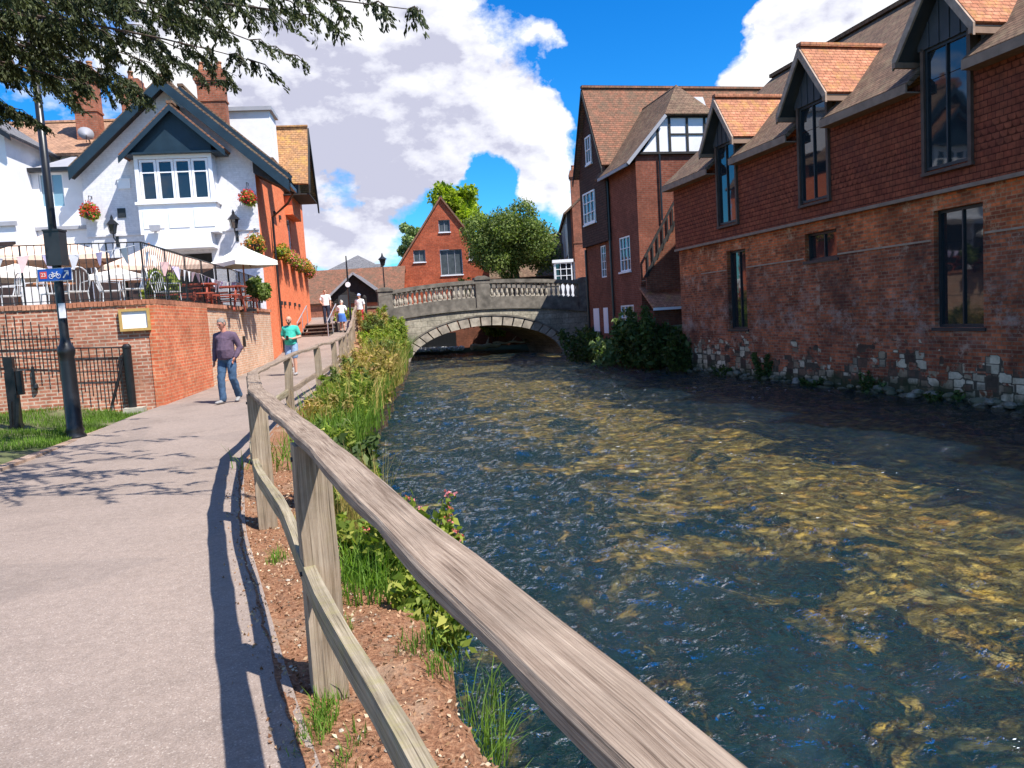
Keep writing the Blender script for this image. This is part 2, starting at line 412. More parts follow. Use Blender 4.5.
L_YEL = m_leaf('yellow_green_tree_leaves', (.20,.27,.02), (.36,.42,.03), .45)
L_WEED = m_leaf('bank_weed_leaves', (.09,.15,.02), (.25,.32,.05), .45, (.48,.46,.10))
L_GOLD = m_leaf('dry_golden_grass', (.30,.26,.05), (.46,.36,.12), .4, (.50,.30,.14))
L_DARK = m_leaf('dark_bush_leaves', (.03,.055,.015), (.07,.11,.025), .3, (.13,.17,.05))  # dark greens, random per leaf
L_GRASS = m_leaf('verge_grass_blades', (.08,.16,.02), (.20,.32,.045), .45)
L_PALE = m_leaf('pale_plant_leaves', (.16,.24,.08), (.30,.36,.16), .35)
L_RED = m_leaf('red_flower_petals', (.60,.03,.03), (.75,.08,.07), .3)
L_PINK = m_leaf('pink_flower_petals', (.70,.28,.30), (.78,.16,.14), .3)
L_ORNG = m_leaf('orange_flower_petals', (.70,.22,.05), (.45,.16,.05), .3)

def m_asphalt():
    t = NT('path_asphalt'); o = t.tex()
    vo = t.n('ShaderNodeTexVoronoi'); t.l(o, vo.inputs['Vector']); vo.inputs['Scale'].default_value = 150
    sc = t.n('ShaderNodeSeparateColor'); t.l(vo.outputs['Color'], sc.inputs[0])
    c = t.ramp(sc.outputs[0], [(0,(.24,.185,.152)),(.55,(.285,.223,.187)),(.92,(.315,.25,.212)),(1,(.42,.35,.30))])
    n = t.noise(o, .55, 6, .7); c = t.mix(1.0, c, t.ramp(n.outputs[0], [(.32,.78),(.5,1.0),(.7,1.10)]), 'MULTIPLY')
    n5 = t.noise(t.map(o, loc=(5,3,0)), .28, 3, .5, 1.5); c = t.mix(t.ramp(n5.outputs[0], [(.56,0),(.575,.22)]), c, (.17,.14,.125))
    n2 = t.noise(o, 14, 4, .7); c = t.mix(1.0, c, t.ramp(n2.outputs[0], [(.25,.82),(.7,1.08)]), 'MULTIPLY')
    t.bsdf(c, .9, t.bump(vo.outputs['Distance'], .35, .006), spec=.2); return t.m
def m_dirt():
    t = NT('bank_reddish_dirt'); o = t.tex()
    n1 = t.noise(o, 1.6, 5, .7); n2 = t.noise(o, 45, 4, .75); n3 = t.noise(o, 7, 5, .7)
    c = t.ramp(n2.outputs[0], [(.3,(.10,.045,.026)),(.5,(.27,.128,.07)),(.7,(.46,.265,.155))])
    c = t.mix(t.ramp(n1.outputs[0], [(.52,0),(.62,.6)]), c, (.36,.25,.17))
    c = t.mix(t.ramp(n3.outputs[0], [(.55,0),(.72,.7)]), c, (.17,.12,.085))
    h = t.math('ADD', n2.outputs[0], n3.outputs[0])
    t.bsdf(c, .95, t.bump(h, .8, .03), spec=.1); return t.m
def m_bed():
    t = NT('river_bed_gravel_and_weed'); o = t.tex()
    wv = t.noise(o, 1.7, 4, .6)
    va = t.n('ShaderNodeVectorMath', operation='MULTIPLY_ADD'); t.l(wv.outputs[1], va.inputs[0]); va.inputs[1].default_value = (.35,.35,0); t.l(o, va.inputs[2])
    vo = t.n('ShaderNodeTexVoronoi'); t.l(t.map(va.outputs[0], sc=(1,1.25,1)), vo.inputs['Vector']); vo.inputs['Scale'].default_value = 3.6; vo.inputs['Randomness'].default_value = 1
    v2 = t.n('ShaderNodeTexVoronoi'); t.l(va.outputs[0], v2.inputs['Vector']); v2.inputs['Scale'].default_value = 9
    sc = t.n('ShaderNodeSeparateColor'); t.l(vo.outputs['Color'], sc.inputs[0]); s2 = t.n('ShaderNodeSeparateColor'); t.l(v2.outputs['Color'], s2.inputs[0])
    stn = t.ramp(sc.outputs[0], [(0,(.03,.03,.012)),(.25,(.24,.17,.035)),(.45,(.74,.44,.06)),(.65,(.60,.26,.05)),(.85,(.88,.56,.13)),(1,(.85,.7,.36))])
    stn = t.mix(1.0, stn, t.ramp(vo.outputs['Distance'], [(.15, 1.1), (.55, .08)]), 'MULTIPLY')
    stn = t.mix(.45, stn, t.ramp(s2.outputs[1], [(0,(.05,.045,.015)),(.6,(.34,.24,.06)),(1,(.6,.45,.2))]))
    n1 = t.noise(t.map(va.outputs[0], sc=(1,.8,1)), .9, 6, .72, .8)
    sp = t.n('ShaderNodeSeparateXYZ'); t.l(o, sp.inputs[0])
    side = t.math('ADD', sp.outputs[0], t.math('MULTIPLY', sp.outputs[1], .23))      # distance from the near bank
    bias = t.n('ShaderNodeMapRange'); t.l(side, bias.inputs[0]); bias.inputs[1].default_value = 2.8; bias.inputs[2].default_value = 6.8; bias.inputs[3].default_value = -.12; bias.inputs[4].default_value = .035
    f = t.math('ADD', n1.outputs[0], bias.outputs[0])
    c = t.mix(t.ramp(f, [(.43,0),(.50,1)]), (.006,.024,.024), stn)
    t.bsdf(c, .9, t.bump(vo.outputs['Distance'], -.6, .05), spec=.1); return t.m
def m_water():
    t = NT('river_water'); o = t.tex()
    n1 = t.noise(t.map(o, sc=(1,1.6,1), rot=(0,0,.25)), 5.5, 3, .55, .3)
    n2 = t.noise(t.map(o, sc=(1,1.4,1), rot=(0,0,-.2)), 21, 3, .6, .2)
    n3 = t.noise(t.map(o, sc=(1,1.3,1)), 1.7, 4, .6, .6)
    rd = t.math('SUBTRACT', 1.0, t.math('ABSOLUTE', t.math('MULTIPLY', t.math('SUBTRACT', n1.outputs[0], .5), 3.2)))
    r2 = t.math('SUBTRACT', 1.0, t.math('ABSOLUTE', t.math('MULTIPLY', t.math('SUBTRACT', n2.outputs[0], .5), 3.0)))
    h = t.math('ADD', t.math('MULTIPLY', rd, .34), t.math('MULTIPLY', r2, .075))
    h = t.math('ADD', h, t.math('MULTIPLY', n3.outputs[0], .8))
    bn = t.bump(h, 1.0, .16)
    fr = t.n('ShaderNodeFresnel'); fr.inputs[0].default_value = 1.33; t.l(bn, fr.inputs['Normal'])
    gl = t.n('ShaderNodeBsdfGlossy'); gl.inputs['Roughness'].default_value = .04; gl.inputs[0].default_value = (1,1,1,1); t.l(bn, gl.inputs['Normal'])
    tr = t.n('ShaderNodeBsdfTransparent'); tr.inputs[0].default_value = (.90,.92,.78,1)
    # a little diffuse blue green body
    df = t.n('ShaderNodeBsdfDiffuse'); df.inputs[0].default_value = (.010,.065,.11,1)
    m1 = t.n('ShaderNodeMixShader'); m1.inputs[0].default_value = .10
    t.l(tr.outputs[0], m1.inputs[1]); t.l(df.outputs[0], m1.inputs[2])
    mx = t.n('ShaderNodeMixShader'); t.l(fr.outputs[0], mx.inputs[0]); t.l(m1.outputs[0], mx.inputs[1]); t.l(gl.outputs[0], mx.inputs[2])
    t.l(mx.outputs[0], t.out.inputs[0]); return t.m
ASPH, DIRT, BED, WATER = m_asphalt(), m_dirt(), m_bed(), m_water()
KERB = m_plain('worn_concrete_kerb', (.36,.255,.19), .95, .35, 5, 1.0, dirt=(.22,.115,.07))
SOIL = m_plain('verge_soil', (.09,.10,.04), .95, .4, 4, .6, dirt=(.2,.16,.1))
PAVE = m_plain('street_paving', (.30,.26,.23), .9, .12, 2, .4)
FOAM = m_plain('white_water_foam', (.8,.82,.84), .6, .2, 12, .8)

# ------------------------------------------------------------------ building helpers
def wall_holes(mb, O, U, N, u0, u1, z0, z1, holes, depth=.16, mi=0):
    """wall face with rectangular openings; O origin, U along, N outward. holes: (a,b,c,d) in u,z"""
    O, U, N = Vector(O), Vector(U).normalized(), Vector(N).normalized(); Z = Vector((0,0,1))
    P = lambda u, z, w=0: O + U*u + Z*z - N*w
    us = sorted({u0, u1} | {min(max(h[i], u0), u1) for h in holes for i in (0,1)})
    zs = sorted({z0, z1} | {min(max(h[i], z0), z1) for h in holes for i in (2,3)})
    flip = U.cross(Z).dot(N) < 0
    def F(q): mb.face(q[::-1] if flip else q, mi=mi)
    for i in range(len(us)-1):
        for j in range(len(zs)-1):
            cu, cz = (us[i]+us[i+1])/2, (zs[j]+zs[j+1])/2
            if any(h[0] < cu < h[1] and h[2] < cz < h[3] for h in holes): continue
            F([P(us[i],zs[j]), P(us[i+1],zs[j]), P(us[i+1],zs[j+1]), P(us[i],zs[j+1])])
    for a, b, c, d in holes:
        F([P(a,c),P(a,d),P(a,d,depth),P(a,c,depth)][::-1]); F([P(b,c),P(b,d),P(b,d,depth),P(b,c,depth)])
        F([P(a,d),P(b,d),P(b,d,depth),P(a,d,depth)][::-1]); F([P(a,c),P(b,c),P(b,c,depth),P(a,c,depth)])

def window(parent, O, U, N, a, b, c, d, cols=2, rows=1, inset=.06, fw=.05, fd=.05, frame=None, glass=None, sill=None, name='window', top=None, label=None):
    """frame (a part) with its pane (a sub-part) set back from the wall face"""
    O, U, N = Vector(O), Vector(U).normalized(), Vector(N).normalized(); Z = Vector((0,0,1))
    frame = frame or WHITEP; glass = glass or GLASS
    P = lambda u, z, w: O + U*u + Z*z - N*w
    mb = MB(); w0 = inset + fd/2
    def bar(u0, z0, u1, z1, t, dd=fd): mb.beam(P(u0,z0,w0), P(u1,z1,w0), t, dd, up=N)
    bar(a, c+fw/2, b, c+fw/2, fw); bar(a, d-fw/2, b, d-fw/2, fw)
    bar(a+fw/2, c+fw, a+fw/2, d-fw, fw); bar(b-fw/2, c+fw, b-fw/2, d-fw, fw)
    g = fw*.55
    for k in range(1, cols): u = a+(b-a)*k/cols; bar(u, c+fw, u, d-fw, g, fd*.9)
    rz = [c+(d-c)*k/rows for k in range(1, rows)] if top is None else [top]
    for z in rz:
        ed = [a+fw] + [a+(b-a)*k/cols for k in range(1, cols)] + [b-fw]
        for k in range(len(ed)-1):
            bar(ed[k]+(g/2 if k else 0), z, ed[k+1]-(g/2 if k < len(ed)-2 else 0), z, g, fd*.8)
    f = mb.build(name, frame, parent)
    if label: f['label'] = label
    gp = MB(); x = P(a+fw*.5, c+fw*.5, inset+fd*.7); y = P(b-fw*.5, c+fw*.5, inset+fd*.7)
    zz = Z*(d-c-fw)
    gp.slab([x, y, y+zz, x+zz] if U.cross(Z).dot(N) > 0 else [y, x, x+zz, y+zz], .012)
    gp.build('pane', glass, f)
    if sill:
        s = MB(); s.beam(P(a-.05, c-.035, inset-.09), P(b+.05, c-.035, inset-.09), .07, .16, up=N) if False else s.beam(P(a-.05,c-.04,-.02), P(b+.05,c-.04,-.02), .14, .07)
        s.build('sill', sill, f)
    return f
def uv_bars(mb, pts, r=.01, n=5): mb.tube(pts, r, n)

# leaf clouds
def leaf_obj(name, cen, size, mat, parent=None, elong=1.9, down=0.0, up=0.0, jit=.4, outward=None, loc=None):
    cen = np.asarray(cen, float); n = len(cen)
    ax = rng.normal(size=(n,3)); ax[:,2] += -down*2 + up*2
    ax /= np.linalg.norm(ax, axis=1)[:,None]
    r2 = rng.normal(size=(n,3))
    if outward is not None: r2 = r2*.8 + outward*1.2
    sd = np.cross(ax, r2); sd /= np.linalg.norm(sd, axis=1)[:,None]+1e-9
    s = (size*(1 + jit*rng.uniform(-1, 1, n)))[:,None]
    nrm = np.cross(ax, sd)
    a = cen - ax*s*elong*.5; c = cen + ax*s*elong*.5 + nrm*s*.15
    b = cen + sd*s*.5 - nrm*s*.12; d = cen - sd*s*.5 - nrm*s*.12
    v = np.stack([a,b,c,d], 1).reshape(-1,3)
    return raw_quads(name, v, mat, parent, loc)
def raw_quads(name, v, mat, parent=None, loc=None):
    nq = len(v)//4; me = bpy.data.meshes.new(name)
    me.vertices.add(len(v)); me.vertices.foreach_set('co', v.astype(np.float32).ravel())
    me.loops.add(nq*4); me.loops.foreach_set('vertex_index', np.arange(nq*4, dtype=np.int32))
    me.polygons.add(nq); me.polygons.foreach_set('loop_start', np.arange(0, nq*4, 4, dtype=np.int32)); me.polygons.foreach_set('loop_total', np.full(nq, 4, dtype=np.int32))
    me.materials.append(mat); me.update(calc_edges=True); me.validate()
    o = bpy.data.objects.new(name, me); COL.objects.link(o)
    if parent is not None: o.parent = parent
    if loc is not None: o.location = loc
    return o
def clump_points(centers, radii, n, shell=.55):
    """points scattered in several clumps, denser toward each clump's surface"""
    centers = np.asarray(centers, float); radii = np.asarray(radii, float)
    if radii.ndim == 1: radii = np.repeat(radii[:,None], 3, 1)
    w = radii.prod(1)**(2/3); idx = rng.choice(len(centers), n, p=w/w.sum())
    d = rng.normal(size=(n,3)); d /= np.linalg.norm(d, axis=1)[:,None]
    r = (shell + (1-shell)*rng.random(n)) * (0.9 + .25*rng.random(n))
    return centers[idx] + d*r[:,None]*radii[idx], d
def blade_quads(base, h, w, lean=.35, mat=None, name='grass', parent=None, tilt=None):
    """grass blades: two stacked quads tapered"""
    base = np.asarray(base, float); n = len(base)
    ang = rng.uniform(0, 2*pi, n); hh = h*(.55 + .9*rng.random(n)); ln = rng.uniform(0, 1, n)*lean*hh
    sd = np.stack([cos_(ang+pi/2), sin_(ang+pi/2), np.zeros(n)], 1)*w*.5
    dr = np.stack([cos_(ang), sin_(ang), np.zeros(n)], 1)
    if tilt is not None: dr = dr + np.asarray(tilt)
    m = base + dr*(ln*.35)[:,None] + np.array([0,0,1])*(hh*.6)[:,None]
    t = base + dr*ln[:,None] + np.array([0,0,1])*hh[:,None]
    v1 = np.stack([base-sd, base+sd, m+sd*.8, m-sd*.8], 1).reshape(-1,3)
    v2 = np.stack([m-sd*.8, m+sd*.8, t+sd*.12, t-sd*.12], 1).reshape(-1,3)
    return raw_quads(name, np.concatenate([v1, v2]), mat, parent)
def cos_(a): return np.cos(a)
def sin_(a): return np.sin(a)
# ------------------------------------------------------------------ setting
def lerp_t(t, pts):
    if t <= pts[0][0]: return pts[0][1]
    for (a, x), (b, y) in zip(pts, pts[1:]):
        if t <= b: return x + (y-x)*(t-a)/(b-a)
    return pts[-1][1]
WZ = -.65
PZ = [(-30,0),(11,0),(16.3,.15),(23,.24),(28,.36),(31.5,.55),(35,.95),(38.5,1.4),(43,2.1),(46,2.25),(80,2.3)]
def pz(y): return lerp_t(y, PZ)
FENCE = [(3.05,-5.5),(1.72,-2.7),(.31,.42),(-.9,3.34),(-2.12,6.35),(-3.16,9.42),(-3.8,13.1),(-4.0,16),(-4.25,18.7),(-4.7,21.5),(-5.2,24.5),(-5.8,28),(-6.4,31.5),(-7.0,35),(-7.55,38.5),(-8.0,41.3)]
FX = [(y, x) for x, y in FENCE]
PATH_R = [(-8,4.2),(-5.5,2.95),(.45,.25),(2.68,-.78),(3.31,-1.06),(6.16,-2.24),(9.2,-3.3),(13.1,-3.95),(16,-4.15),(21.5,-4.85),(28,-5.9),(35,-7.1),(41,-8.0),(46,-8.3)]
BANK = [(-8,4.9),(-5.5,3.7),(.45,.95),(2.2,.12),(2.78,-.13),(4.31,-.68),(6.05,-1.36),(9,-2.25),(14,-2.95),(18,-3.35),(24,-3.9),(28,-4.35),(36,-5.1),(44.4,-5.9),(47,-6.1)]
PATH_L = [(-8,-6.4),(9,-6.55),(10,-6.75),(14.6,-7.45),(16.6,-7.55),(30,-9.2),(46,-12.0)]

# ground: one sheet out to the horizon (the river bed level), streets and banks stand on it
mb = MB()
mb.face([(-900,-300,-1.75),(900,-300,-1.75),(900,1500,-1.75),(-900,1500,-1.75)])
tag(mb.build('ground', SOIL), kind='structure')
ys = list(np.concatenate([np.arange(-8, 12, .5), np.arange(12, 46.5, 1)]))
mb = MB()
for a, b in zip(ys, ys[1:]):
    for k in range(4):
        f0, f1 = k/4, (k+1)/4
        X = lambda y, f: lerp_t(y, PATH_L)*(1-f) + lerp_t(y, PATH_R)*f
        mb.face([(X(a,f0),a,pz(a)),(X(a,f1),a,pz(a)),(X(b,f1),b,pz(b)),(X(b,f0),b,pz(b))])
tag(mb.build('path', ASPH), kind='structure')
# bank: reddish dirt between the path and the river wall
bm_v = []; mb = MB()
YS = list(np.concatenate([np.arange(-6, 10, .06), np.arange(10, 47, .6)]))
NB = 10
def bankpt(y, k):
    xr, xb = lerp_t(y, PATH_R)-.03, lerp_t(y, BANK)
    f = k/NB
    x = xr + (xb-xr)*f + .03*float(vnoise(y*2.3, f*6.0, 3)) * (1 if k else 0)
    drop = -.01 - .05*f - (.05 if k == NB else 0)
    z = pz(y)*(1 - .6*f) + drop + .035*float(vnoise(x*5, y*5, 1)) * min(1, k*.5)
    if k == 0:
        x -= .03 + .02*float(vnoise(y*2.1, 3.3, 0)) + .015*float(vnoise(y*11, 1.3, 0)); z = pz(y) + .004
    if k == NB: x += .06*float(vnoise(y*3, 7.7, 0)) + .04*float(vnoise(y*9, 7.7, 0))
    return (x, y, z)
G = [[bankpt(y, k) for k in range(NB+1)] for y in YS]
for i in range(len(YS)-1):
    for k in range(NB): mb.face([G[i][k], G[i][k+1], G[i+1][k+1], G[i+1][k]])
    a, b = G[i][NB], G[i+1][NB]
    mb.face([(a[0]+.04,a[1],-1.5),(b[0]+.04,b[1],-1.5),b,a][::-1])
tag(mb.build('river_bank', DIRT, merge=True), kind='structure')
# kerb stones edging the path on the river side
mb = MB()
y = -5.0
while y < 12:
    x0, x1 = lerp_t(y, PATH_R), lerp_t(y+.9, PATH_R)
    if random.random() < .5:
        mb.beam((x0+.05,y,-.045+random.uniform(-.012,.004)), (x1+.05,y+.88,-.045+random.uniform(-.012,.004)), .10, .1)
    y += .9
mb = MB()
for a, b in zip(np.arange(4, 16.2, .6), np.arange(4.6, 16.8, .6)):
    mb.beam((lerp_t(a,PATH_L)-.05,a,-.01),(lerp_t(b,PATH_L)-.05,b-.01,-.01), .16, .1)
tag(mb.build('kerb', KERB), kind='structure')
# verge left of the path
mb = MB()
vy = np.arange(-8, 17.5, .5)
def vp(y, f):
    xr = lerp_t(y, PATH_L) - .12; x = xr - 12*f
    return (x, y, .015 + .22*min(1, f*6) + .05*float(vnoise(x*1.5, y*1.5, 0))*min(1, f*20))
fs = [0,.02,.04,.07,.1,.14,.2,.3,.5,1]
for a, b in zip(vy, vy[1:]):
    for f0, f1 in zip(fs, fs[1:]): mb.face([vp(a,f1), vp(a,f0), vp(b,f0), vp(b,f1)])
tag(mb.build('verge', SOIL, merge=True), kind='structure')
n = 26000
yy = rng.uniform(7.5, 16.3, n); ff = rng.random(n)**1.5*.33
P3 = np.array([vp(a, b) for a, b in zip(yy, ff)])
keep = (vnoise(P3[:,0]*1.1, P3[:,1]*1.1, 5) > -.35 + .5*(ff < .02))
o = blade_quads(P3[keep], .075, .009, .6, L_GRASS, 'grass'); tag(o, 'short green grass growing on the verge below the brick wall', 'grass', kind='stuff')

# river bed and water
mb = MB(); bx = np.arange(-9, 17.1, .5); by = np.arange(-14, 72.1, .5)
def bed(x, y): return -1.28 + .10*float(vnoise(x*.8, y*.5, 2)) + .05*float(vnoise(x*2.2, y*1.6, 8))
BG = [[(x, y, bed(x, y)) for x in bx] for y in by]
for i in range(len(by)-1):
    for j in range(len(bx)-1): mb.face([BG[i][j], BG[i][j+1], BG[i+1][j+1], BG[i+1][j]])
tag(mb.build('river_bed', BED, smooth=True), kind='structure')
# water: graded grid, finer toward the viewer's bank
yr = [-14.0]
while yr[-1] < 1.5: yr.append(yr[-1]+.35)
while yr[-1] < 60: yr.append(yr[-1] + max(.022, yr[-1]*.0065))
yr = np.array(yr)
nx = 300
Yg = np.repeat(yr[:,None], nx, 1)
x0 = np.array([lerp_t(y, BANK)-.5 for y in yr]); x1 = np.array([6.3 - (y-27.13)*.2309 + .2 for y in yr])
x1 = np.where(yr > 27, np.maximum(x1, x0+4), x1)
fx = np.linspace(0, 1, nx)[None,:]; fx = .55*fx + .45*fx**2
Xg = x0[:,None] + (x1-x0)[:,None]*fx
fade = np.clip((Yg-(-2))/6, 0, 1)
def H(X, Y):
    w = .7*vnoise(X*.9 + .3*Y, Y*.55, 0)
    a = .016*vnoise(X*1.1+.4*Y, Y*.7, 1) + .020*vnoise(X*2.6 - .7*Y + w, Y*2.1 + w, 4) + .014*(1-2*np.abs(vnoise(X*4.6 + .8*Y + w, Y*4.4 - w, 9))) + .008*(1-2*np.abs(vnoise(X*9.5+w*2, Y*8.2+w*2, 13))) + .0035*vnoise(X*21, Y*19, 17)
    return a
Zg = WZ + H(Xg, Yg)*1.9
me = bpy.data.meshes.new('river_water'); nv = Xg.size
me.vertices.add(nv); me.vertices.foreach_set('co', np.stack([Xg,Yg,Zg],2).astype(np.float32).ravel())
ny = len(yr); I = (np.arange(ny-1)[:,None]*nx + np.arange(nx-1)[None,:])
Q = np.stack([I, I+1, I+nx+1, I+nx], 2).reshape(-1)
me.loops.add(len(Q)); me.loops.foreach_set('vertex_index', Q.astype(np.int32))
nf = len(Q)//4; me.polygons.add(nf); me.polygons.foreach_set('loop_start', np.arange(0, nf*4, 4, dtype=np.int32)); me.polygons.foreach_set('loop_total', np.full(nf, 4, dtype=np.int32))
me.polygons.foreach_set('use_smooth', [True]*nf); me.materials.append(WATER); me.update(calc_edges=True)
ow = bpy.data.objects.new('river_water', me); COL.objects.link(ow); tag(ow, kind='structure')
# white flecks on the crests, standing in for sun sparkle
hh = H(Xg, Yg); pick = np.argwhere((hh > .030) & (Yg > 1.2) & (Yg < 42) & (Xg > x0[:,None]+.5) & (rng.random(hh.shape) < .09))
pp = np.stack([Xg[tuple(pick.T)], Yg[tuple(pick.T)], Zg[tuple(pick.T)]+.004], 1)
if len(pp):
    pp += rng.normal(size=pp.shape)*np.array([.04,.04,0])
    an = rng.uniform(-.5,.5,len(pp)); s = rng.uniform(.003,.012,len(pp))*np.clip(pp[:,1]/8,.6,2.2)
    ex = np.stack([cos_(an), sin_(an), 0*an],1)*(s*2.2)[:,None]; ey = np.stack([-sin_(an), cos_(an), 0*an],1)*s[:,None]*.8
    q = np.stack([pp-ex, pp-ey, pp+ex, pp+ey],1).reshape(-1,3)
    o = raw_quads('sparkle_flecks', q, FOAM); tag(o, 'tiny white flecks for sun sparkle on the rippled river', 'foam', kind='stuff')
# broken water where the river meets the near bank, and below the far weir
def foam(name, x0, x1, y0, y1, z, n, sz, label):
    X = rng.uniform(x0, x1, n); Y = rng.uniform(y0, y1, n)
    Z = z + .05*vnoise(X*3, Y*3, 4) + rng.uniform(0, .04, n)
    o = leaf_obj(name, np.stack([X,Y,Z],1), sz, FOAM, elong=1.4); tag(o, label, 'foam', kind='stuff')
foam('white_water', -6.35, -3.2, 52.3, 53.7, -.36, 4200, .17, 'white water tumbling over the low weir seen through the bridge arch')

# street level beyond the bridge and the right bank land
mb = MB()
mb.prism([(-60,45.6),(-8.3,45.6),(-8.3,50),(-6.4,50),(-6.4,54.5),(-60,54.5)], 'z', -1.7, 2.2)
mb.prism([(-60,54.5),(-6.4,54.5),(60,58.5),(60,220),(-60,220)], 'z', -1.7, 2.24)
mb.prism([(5.2,46.5),(30,46.5),(30,58),(5.2,57)], 'z', -1.7, 2.2)
tag(mb.build('street', PAVE), kind='structure')
mb = MB()
mb.prism([(6.5,27.4),(40,27.4),(40,46.4),(4.6,46.4),(4.2,38.5)], 'z', -1.7, .9)
tag(mb.build('right_bank', SOIL), kind='structure')

# ------------------------------------------------------------------ wooden fence along the river path
post_i = 0
fence = thing('post_and_rail_fence', 'long weathered grey wooden post and rail fence between the path and the river', 'fence', (0,0,0))
tops = []
for i, (x, y) in enumerate(FENCE):
    z = pz(y) - .03
    hgt = {3:1.165, 4:1.15, 5:1.13}.get(i, 1.12)
    j = (random.uniform(-.02,.02), random.uniform(-.02,.02)) if i > 5 else (0,0)
    tops.append(Vector((x+j[0], y+j[1], z+hgt)))
for i in range(len(FENCE)):
    x, y = FENCE[i]; p = MB(); w = .15 if i < 6 else .12
    a = Vector((x, y, pz(y)-.25)); b = Vector((tops[i].x, tops[i].y, tops[i].z-.03))
    d = Vector((FENCE[min(i+1,len(FENCE)-1)][0]-FENCE[max(i-1,0)][0], FENCE[min(i+1,len(FENCE)-1)][1]-FENCE[max(i-1,0)][1], 0)).normalized()
    p.beam(a, b, w, w*.95, up=d, segs=5, jit=.004 if i < 6 else .012)
    p.build('post', WOODG, fence)
def bezrail(name, P, w, h, mat, seed, segs=9, warp=.012, roll=0.0):
    """a sawn rail of uneven section running through the points, chamfered top edges"""
    rnd = random.Random(seed)
    pr = [(-w/2,-h/2),(w/2,-h/2),(w/2,h*.25),(w*.44,h/2),(-w*.44,h/2),(-w/2,h*.25)]
    m = MB(); a, b = P; L = (b-a).length; d = (b-a).normalized(); sd = d.cross(Vector((0,0,1))).normalized(); up = sd.cross(d)
    rings = []; per = [0]
    for k in range(6): per.append(per[-1] + (Vector(pr[(k+1)%6])-Vector(pr[k])).length)
    o1, o2 = rnd.uniform(0,9), rnd.uniform(0,9)
    for k in range(segs+1):
        t = k/segs; e = sin(pi*t)
        off = sd*(warp*e*sin(t*5+o1)) + up*(warp*e*sin(t*4+o2))
        wv = 1 + .05*sin(t*17+o1) + .04*sin(t*31+o2)
        lowcut = .012*max(0, sin(t*23+o2))**3
        c = a + d*(L*t) + off
        rings.append([c + sd*(q[0]*wv) + up*(q[1]*(1 + .04*sin(t*13+o1+qi)) + (lowcut if qi < 2 else 0)) for qi, q in enumerate(pr)])
    for k in range(segs):
        u0, u1 = L*k/segs + seed, L*(k+1)/segs + seed
        for i in range(6):
            j = (i+1) % 6
            m.face([rings[k][j], rings[k][i], rings[k+1][i], rings[k+1][j]], [(u0,per[i+1]),(u0,per[i]),(u1,per[i]),(u1,per[i+1])])
    m.face(rings[0][::-1]); m.face(rings[-1])
    return m.build(name, mat, fence)
for i in range(len(FENCE)-1):
    a, b = tops[i].copy(), tops[i+1].copy()
    d = (b-a).normalized()
    big = i < 6
    bezrail('top_rail', (a + d*(.006), b + d*(-.006)), .125 if big else .10, .036 if big else .05, WOODF, i, 16 if big else 6, .005 if big else .03)
    off = d.cross(Vector((0,0,1)))*(-.052 if big else -.06)       # lower rail nailed to the path face of the posts
    h2 = .60
    bezrail('lower_rail', (a + off - Vector((0,0,h2)) - d*.05, b + off - Vector((0,0,h2)) + d*.05), .058, .095, WOODL if big else WOODF, i+40, 14 if big else 6, .02)

for i in range(2, 7):                                                # bolt heads through the near posts
    t_ = tops[i]; d = Vector((FENCE[i+1][0]-FENCE[i-1][0], FENCE[i+1][1]-FENCE[i-1][1], 0)).normalized(); sd = d.cross(Vector((0,0,1)))*-1
    for dz, dd in ((-.10,.03),(-.60,-.02)):
        m = MB(); c = t_ + d*dd + V(0,0,dz) + sd*(.078 if dz > -.3 else .086); m.tube([c - sd*.01, c + sd*.006], .011, 8); m.build('bolt', BLACK, fence)
# ------------------------------------------------------------------ retaining wall and terrace
WP = Vector((-7.54, 16.61, 0)); a15, a7 = radians(15), radians(7)
r15 = V(cos(a15), sin(a15), 0); d15 = V(-sin(a15), cos(a15), 0); r7 = V(cos(a7), sin(a7), 0); d7 = V(-sin(a7), cos(a7), 0)
wall = thing('brick_retaining_wall', 'old red brick retaining wall holding up the pub terrace beside the path', 'wall', WP)
def pb(pts, z0, z1): return [(p.x, p.y, z0) for p in pts], [(p.x, p.y, z1) for p in pts]
L0 = -r15*9.0; CR = r15*-.16; SD = d7*4.1; SE = d7*13.6
T = 2.33
mb = MB()  # front face, weathered
mb.face([L0+V(0,0,-.2), CR+V(0,0,-.2), CR+V(0,0,T), L0+V(0,0,T)])
mb.build('front_face', BR_WALL, wall)
mb = MB()  # orange corner pier: front strip and first stretch of the side
c1 = V(0,0,0)
off = -d15*.02
mb.face([CR+off+V(0,0,-.2), c1+off+V(.02,0,-.2), c1+off+V(.02,0,T), CR+off+V(0,0,T)])
mb.face([c1+off+V(.02,0,-.2), SD+V(.04,0,-.2), SD+V(.04,0,T), c1+off+V(.02,0,T)])
mb.face([SD+V(.04,0,-.2), SD+V(-.03,0,-.2), SD+V(-.03,0,T), SD+V(.04,0,T)])
mb.build('corner_pier', BR_WALLC, wall)
mb = MB()
mb.face([SD+V(-.03,0,-.2), SE+V(-.02,0,-.2), SE+V(-.02,0,T+.02), SD+V(-.03,0,T)])
mb.build('side_face', BR_PALE, wall)
mb = MB(); k = 0.0  # brick-on-edge coping, one course of upright bricks
pth = [(L0, c1, BR_WALL), (c1, SE, BR_WALL)]
for A, B, _ in pth:
    Ln = (B-A).length; d = (B-A).normalized(); n = int(Ln/.078)
    for q in range(n):
        z = T + random.uniform(.0,.012); c = A + d*(Ln*(q+.5)/n)
        nrm = d.cross(V(0,0,1))
        mb.beam(c + nrm*(-.20) + V(0,0,z+.052), c + nrm*(.028+random.uniform(0,.01)) + V(0,0,z+.052), .066, .104)
